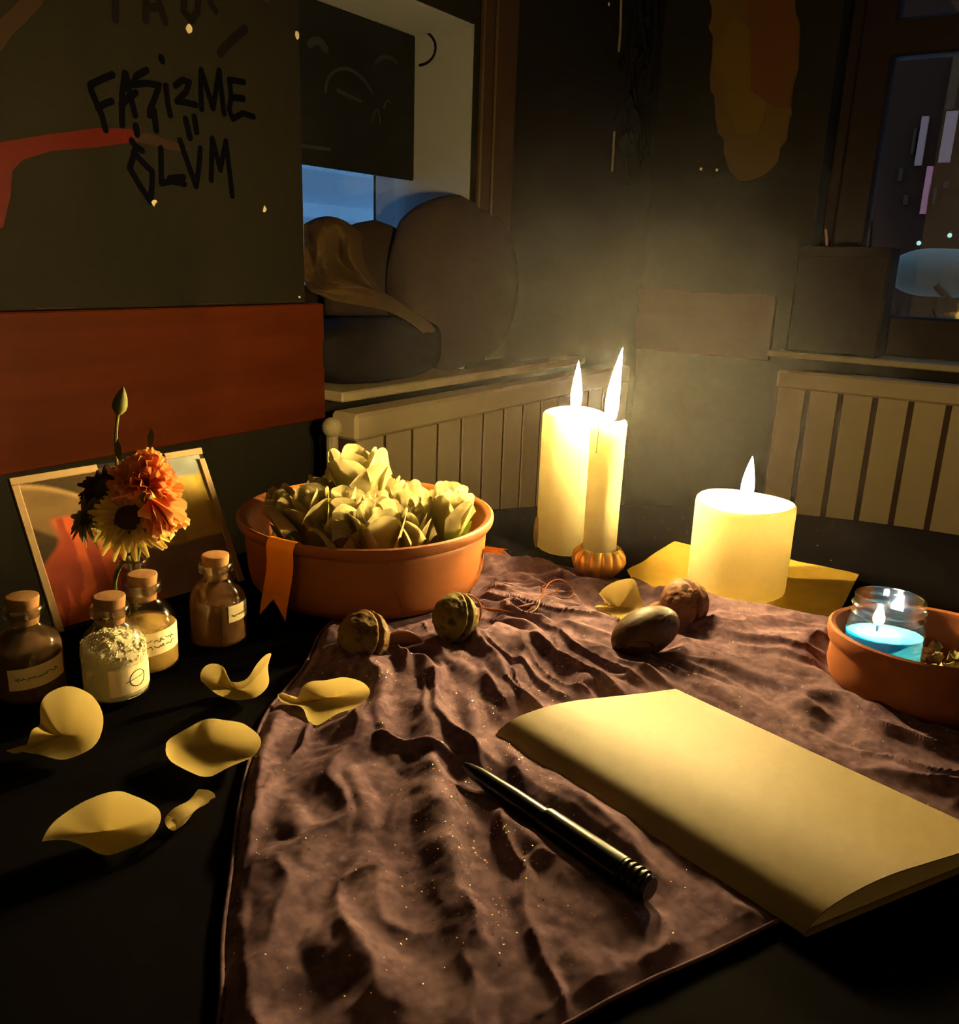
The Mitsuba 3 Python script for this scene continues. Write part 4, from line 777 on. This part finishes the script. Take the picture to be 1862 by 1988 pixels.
# ------------------------------------------------------------------ nuts, twine and husk
def walnut(key, label, cen, r, R, c0, c1, seed, seam=True, amp=.10, mat_='walnut'):
    m = trimesh.creation.icosphere(5, 1.0); v = m.vertices.copy()
    n1 = fb(v * 2.6 + seed, 3, seed); rid = 1 - np.abs(2 * n1 - 1); d = amp * (rid - .7)
    if seam: d = d - .16 * np.exp(-(v[:, 0] / .07) ** 2) + .05 * np.exp(-((np.abs(v[:, 0]) - .17) / .10) ** 2)
    w = v * (1 + d)[:, None] * np.array(r); m.vertices = w @ np.array(R).T + cen
    m.vertices[:, 2] += BZ + .0004 - m.vertices[:, 2].min() if cen[2] is None else 0
    k = np.clip((rid - .45) * 2.2, 0, 1)[:, None]
    add(key + '__shell', m, M_[mat_], True, color=np.array(c0) * (1 - k) + np.array(c1) * k); thing(key, label, 'nut'); return m
def rotz(a): return np.array([[math.cos(a), -math.sin(a), 0], [math.sin(a), math.cos(a), 0], [0, 0, 1]])
def roty(a): return np.array([[math.cos(a), 0, math.sin(a)], [0, 1, 0], [-math.sin(a), 0, math.cos(a)]])
def stand(x, y, h): p = on_z(x, y, BZ + h); p[2] = BZ + h; return p
walnut('walnut', 'wrinkled brown walnut resting against the yellow paper', stand(1329, 1169, .0172), (.0172, .0178, .0172), rotz(.35), (.07, .030, .018), (.19, .090, .056), 3)
walnut('walnut_001', 'olive walnut with the copper wire, close to the bowl foot', stand(884, 1199, .0165), (.0150, .0180, .0168), rotz(.5) @ roty(.35), (.045, .032, .009), (.17, .125, .034), 5)
walnut('walnut_002', 'walnut lying in the bowl shadow beside the dry husk', stand(706, 1236, .0165), (.0165, .0175, .0165), rotz(.7) @ roty(.4), (.040, .021, .007), (.15, .085, .026), 6)
nb_ = on_z(1200, 1268, BZ)[:2]; ax_ = on_z(1305, 1205, BZ + .014)[:2] - on_z(1205, 1265, BZ + .014)[:2]; aa = math.atan2(ax_[1], ax_[0])
cn = stand(1253, 1226, .0160)
walnut('oval_nut', 'smooth dark oval nut lying in front of the upright petal', cn, (.0250, .0165, .0155), rotz(.35) @ roty(-.36), (.026, .0112, .0062), (.058, .027, .0135), 9, False, .035, 'dark_nut')
thing('twisted_twine', 'tangle of thin copper red wire trailing from the olive walnut', 'wire')
w1 = [on_z(x, y, BZ + h) for x, y, h in ((932, 1172, .012), (960, 1186, .006), (1000, 1192, .005), (1040, 1180, .006), (1065, 1158, .010), (1082, 1143, .014), (1070, 1137, .016), (1052, 1150, .012))]
w2 = [on_z(x, y, BZ + h) for x, y, h in ((936, 1180, .010), (975, 1196, .004), (1010, 1196, .004), (1045, 1176, .008), (1072, 1128, .020), (1092, 1126, .020), (1113, 1152, .012), (1100, 1166, .008), (1080, 1162, .008))]
w3 = [on_z(x, y, BZ + h) for x, y, h in ((880, 1164, .026), (905, 1154, .031), (925, 1162, .026), (934, 1184, .016), (928, 1208, .006))]
w4 = [on_z(x, y, BZ + h) for x, y, h in ((945, 1182, .006), (985, 1200, .004), (1020, 1202, .004), (1046, 1188, .004))]
def on_cloth(P):
    P = np.array(P); P[:, 2] = np.maximum(P[:, 2], hz(P[:, :2]) + .0012); return P
w1, w2, w4 = on_cloth(w1), on_cloth(w2), on_cloth(w4)
for w_, r_ in ((w1, .00075), (w2, .0006), (w3, .0008), (w4, .00055)): add('twisted_twine__strand', tube(smooth_path(w_, 60), r_, 6), M_['wire'])
# dry husk: curled open shell edge beside walnut_002
thing('dry_husk', 'curled reddish dry husk lying open in the bowl shadow', 'husk')
hb = [(738, 1248, 4), (760, 1230, 12), (790, 1226, 14), (812, 1236, 10), (822, 1246, 6), (800, 1254, 5), (784, 1262, 3), (770, 1275, 1), (752, 1268, 2)]
b = smooth_path([on_z(x, y, BZ + .001 + h * .001) for x, y, h in hb + hb[:1]], 81)[:-1]; c = on_z(778, 1252, BZ + .0007); s_ = np.linspace(.0, 1, 10)[None, :, None]
P = c + (b[:, None] - c) * s_; P[..., 2] = c[2] + (b[:, None, 2] - c[2]) * s_[..., 0] ** 2.5
add('dry_husk__shell', sheet(P, True), M_['husk'], True); add('dry_husk__rim', tube(np.vstack([b, b[:1]]), .0007, 6, False), M_['husk_rim'])
add('dry_husk__tendril', tube(smooth_path([on_z(730, 1200, BZ + .02), on_z(736, 1195, BZ + .024), on_z(748, 1208, BZ + .016), on_z(752, 1228, BZ + .010)], 24), .0004, 5), M_['husk'])
thing('nut_crumb', 'small shrivelled brown crumb between petal and walnut', 'crumb')
add('nut_crumb__bit', superellipsoid(stand(1278, 1180, .005), (.0075, .005, .005), 1, 1, rotz(.3), 24, .9, 6), M_['husk'], True)

# ------------------------------------------------------------------ blue jar candle in the small terracotta bowl
B2 = np.array([.281, .4955]); tilt = np.array([.0, .06, 1.0]); F2 = axis_frame(tilt); F2 = np.stack([np.cross([0, 1, 0], F2[:, 2]) / np.linalg.norm(np.cross([0, 1, 0], F2[:, 2])), np.cross(F2[:, 2], np.cross([0, 1, 0], F2[:, 2]) / np.linalg.norm(np.cross([0, 1, 0], F2[:, 2]))), F2[:, 2]], 1)
H2 = .0410; R2 = .0590; cen2 = np.array([B2[0], B2[1], .7935]) - F2[:, 2] * H2
MB2 = mat(F2, cen2)
thing('jar_bowl', 'small terracotta bowl holding the blue jar candle', 'bowl')
bp2 = [(0, 0), (.046, 0), (.0510, .0020), (.0550, .008), (.0570, .016), (.0560, H2 - .013), (.0580, H2 - .0095), (R2, H2 - .005), (.0586, H2 - .001), (.0570, H2), (.0545, H2 - .001), (.0532, H2 - .004), (.0530, .012), (.049, .006), (0, .0055)]
add('jar_bowl__body', lathe(bp2, 112, MB2), M_['terracotta_dull'], 40)
JR = .0222; jc = on_y(1712, 1265, .487); jl = MB2[:3, 3] + F2[:, 2] * .006
jb = np.array([jc[0], .487, 0]); jb[2] = (jl + 0)[2] + .0008
jt = np.array([.015, .04, 1.0]); FJ = axis_frame(jt); MJ = mat(FJ, jb)
thing('jar_candle', 'open glass jar candle with blue wax burning in the small bowl', 'candle')
add('jar_candle__glass', lathe([(0, .0005), (JR - .0020, .0005), (JR - .0004, .002), (JR, .005), (JR, .040), (JR - .0005, .0425), (JR - .0022, .0450), (JR - .0028, .0465)], 64, MJ), M_['clear_glass'], 45)
jtop = [(JR - .0028, .0465), (JR - .0016, .0470), (JR - .0012, .0485), (JR - .0022, .0496), (JR - .0026, .0510), (JR - .0014, .0520), (JR - .0010, .0535), (JR - .0020, .0546), (JR - .0026, .0560), (JR - .0020, .0585), (JR - .0026, .0598), (JR - .0040, .0598), (JR - .0046, .0585), (JR - .0046, .0470)]
add('jar_candle__threaded_rim', lathe(jtop, 72, MJ), M_['glass_rim'], 50)
wprof = [(0, .0016)] + [(JR - .0010, .0016 + .0344 * k / 8) for k in range(9)] + [((JR - .001) * k, .036) for k in (.85, .6, .3, 0)]
sh = lambda p, r, z: (r, z + np.where(z > .0355, .0016 * np.cos(p - .3), 0) * r / JR)
add('jar_candle__wax', lathe(wprof, 56, MJ, sh), M_['blue_wax'], 50)
# pool of melted blue on the left
pp = np.linspace(math.pi * 1.36, math.pi * 2.08, 30)[:, None]; vv = np.linspace(0, 1, 8)[None]
zc = .0372 - .0092 * np.sin(np.pi * (pp - math.pi * 1.36) / (math.pi * .72)) * (1 - vv); rr_ = (JR - .0004) * np.ones_like(zc)
add('jar_candle__melted_pool', cat(*[sheet(np.stack([rr_ * np.cos(pp), rr_ * np.sin(pp), zc], -1)).apply_transform(MJ)]), M_['blue_pool'], True, label='deep blue melted wax')
fbz = (MJ @ np.array([-.004, -.003, .0362, 1]))[:3]
add('jar_candle__wick', tube([fbz - FJ[:, 2] * .001, fbz + FJ[:, 2] * .003, fbz + FJ[:, 2] * .006], .0008, 6), M_['wick'])
add_flame('jar_candle__flame', fbz + FJ[:, 2] * .0045, .0130, .0034, (0, 0), .11)
# potpourri in the bowl
thing('potpourri', 'heap of dried pale green petals beside the jar in the small bowl', 'potpourri', kind='stuff')
PRn = np.random.default_rng(8); ms, cs = [], []
for k in range(150):
    a = PRn.uniform(0, 6.283); r = .047 * math.sqrt(PRn.random()); loc = np.array([r * math.cos(a), r * math.sin(a), .0085 + PRn.uniform(0, .008)])
    w = (MB2 @ np.r_[loc, 1])[:3]
    if np.hypot(w[0] - jb[0] - .001, w[1] - jb[1]) < JR + .0045: continue
    u = np.linspace(-1, 1, 4)[:, None]; v = np.linspace(0, 1, 5)[None]; L_ = PRn.uniform(.006, .011)
    Q = np.stack([u * L_ * .4 * np.sin(np.pi * (.1 + .8 * v)), L_ * (v - .5) + 0 * u, L_ * (.35 * u ** 2 + .3 * (v - .5) ** 2)], -1)
    Fq = axis_frame(PRn.normal(size=3) * .5 + [0, 0, 1]) @ rotz(PRn.uniform(0, 6.28)); q0 = sheet(Q @ Fq.T + w); ms.append(q0)
    cs.append(np.broadcast_to(np.array([(.34, .28, .11), (.42, .30, .14), (.26, .24, .10), (.38, .22, .12)][PRn.integers(4)]), q0.vertices.shape))
add('potpourri', cat(*ms), M_['potpourri'], color=np.vstack(cs)); labels['potpourri']['kind'] = 'stuff'

# ------------------------------------------------------------------ notebook and pen
NQ = [on_z(968, 1424, BZ + .003), on_z(1312, 1338, BZ + .010), on_z(1570, 1806, BZ + .003), on_z(1943, 1630, BZ + .010)]
NQ = [np.r_[q[:2], BZ] for q in NQ]; WN, LN = np.linalg.norm(NQ[1] - NQ[0]), np.linalg.norm(NQ[2] - NQ[0])
def nb_map(x, l, z):
    u_ = np.asarray(x) / WN; v_ = np.asarray(l) / LN
    P = ((1 - u_) * (1 - v_))[..., None] * NQ[0] + (u_ * (1 - v_))[..., None] * NQ[1] + ((1 - u_) * v_)[..., None] * NQ[2] + (u_ * v_)[..., None] * NQ[3]
    P[..., 2] += z; return P
thing('notebook', 'thin blank cream covered notebook lying closed on the scarf', 'notebook')
def top_h(s): return np.interp(s, [0, .02, .05, .10, .2, .3, .42, .6, .8, 1.0], [.0030, .0062, .0088, .0108, .0130, .0142, .0142, .0126, .0108, .0096])
ss_ = np.r_[0, np.linspace(.004, 1, 70)]
prof_t = [(s * WN, top_h(s)) for s in ss_]; from scipy.ndimage import gaussian_filter1d
ht = gaussian_filter1d(np.array([p[1] for p in prof_t]), 1.6, mode='nearest'); prof_t = np.c_[[p[0] for p in prof_t], ht]
prof_b = np.array([(s * WN, .0006 + .0000 * s) for s in np.linspace(1, 0, 20)]); spine = np.array([(-.0012, .0010), (-.0017, .0019), (-.0010, .0027)])
outer = np.vstack([prof_b, spine, prof_t]); nL = 60; ll = np.linspace(0, LN, nL)
def nb_sheet(pr2, l0=0.0, l1=None, nn_=60, wob=.0):
    l = np.linspace(l0, LN if l1 is None else l1, nn_)
    return nb_map(np.broadcast_to(pr2[:, None, 0], (len(pr2), nn_)), np.broadcast_to(l[None], (len(pr2), nn_)), np.broadcast_to(pr2[:, None, 1], (len(pr2), nn_)))
off = .0006; tt_ = np.gradient(outer, axis=0); nr_ = np.stack([-tt_[:, 1], tt_[:, 0]], 1); nr_ /= np.linalg.norm(nr_, axis=1, keepdims=True) + 1e-12
cov = sheet(nb_sheet(outer)); cov2 = sheet(nb_sheet(outer + nr_ * off)); 
def strip(Pa, Pb): return sheet(np.stack([Pa, Pb], 1))
cover = cat(cov, cov2, strip(nb_sheet(outer)[:, 0], nb_sheet(outer + nr_ * off)[:, 0]), strip(nb_sheet(outer)[:, -1], nb_sheet(outer + nr_ * off)[:, -1]), strip(nb_sheet(outer)[0], nb_sheet(outer + nr_ * off)[0]), strip(nb_sheet(outer)[-1], nb_sheet(outer + nr_ * off)[-1]))
add('notebook__cover', cover, M_['cover'], 40)
pb = np.vstack([np.c_[prof_t[2:-2, 0], prof_t[2:-2, 1] - .0012], [[WN * .985, .0016], [.003, .0016]]]); pb[:, 1] = np.maximum(pb[:, 1], .0015)
pg = trimesh.creation.extrude_polygon(Polygon(pb).buffer(0), LN - .004, engine='earcut'); v = pg.vertices.copy()
pg.vertices = nb_map(v[:, 0], v[:, 2] + .002, v[:, 1])
add('notebook__pages', pg, M_['pages'])

thing('pen', 'black pen lying on the scarf along the notebook spine', 'pen')
pa, pb_ = on_z(902, 1484, BZ + .0085), on_z(1264, 1724, BZ + .0085); pa[2] = pb_[2] = BZ + .0075; L_ = np.linalg.norm(pb_ - pa); MPn = mat(axis_frame(pb_ - pa), pa)
add('pen__barrel', lathe([(0, 0), (.0022, .0002), (.0030, .003), (.0042, L_ * .1), (.0050, L_ * .30), (.0051, L_ * .49)], 32, MPn), M_['pen'], 40)
add('pen__cap', lathe([(.0051, L_ * .488), (.0060, L_ * .490), (.0062, L_ * .50), (.0064, L_ * .86), (.0064, L_ * .875)], 32, MPn), M_['pen'], 40)
for k in range(4): add('pen__cap__ring', lathe([(.0054, L_ * (.875 + .026 * k)), (.0063, L_ * (.879 + .026 * k)), (.0064, L_ * (.889 + .026 * k)), (.0054, L_ * (.895 + .026 * k)), (.0054, L_ * (.901 + .026 * k))], 32, MPn), M_['pen'], 40)
add('pen__end', lathe([(.0054, L_ * .979), (.0058, L_ * .985), (.0050, L_ * .998), (0, L_)], 32, MPn), M_['pen'], 40)
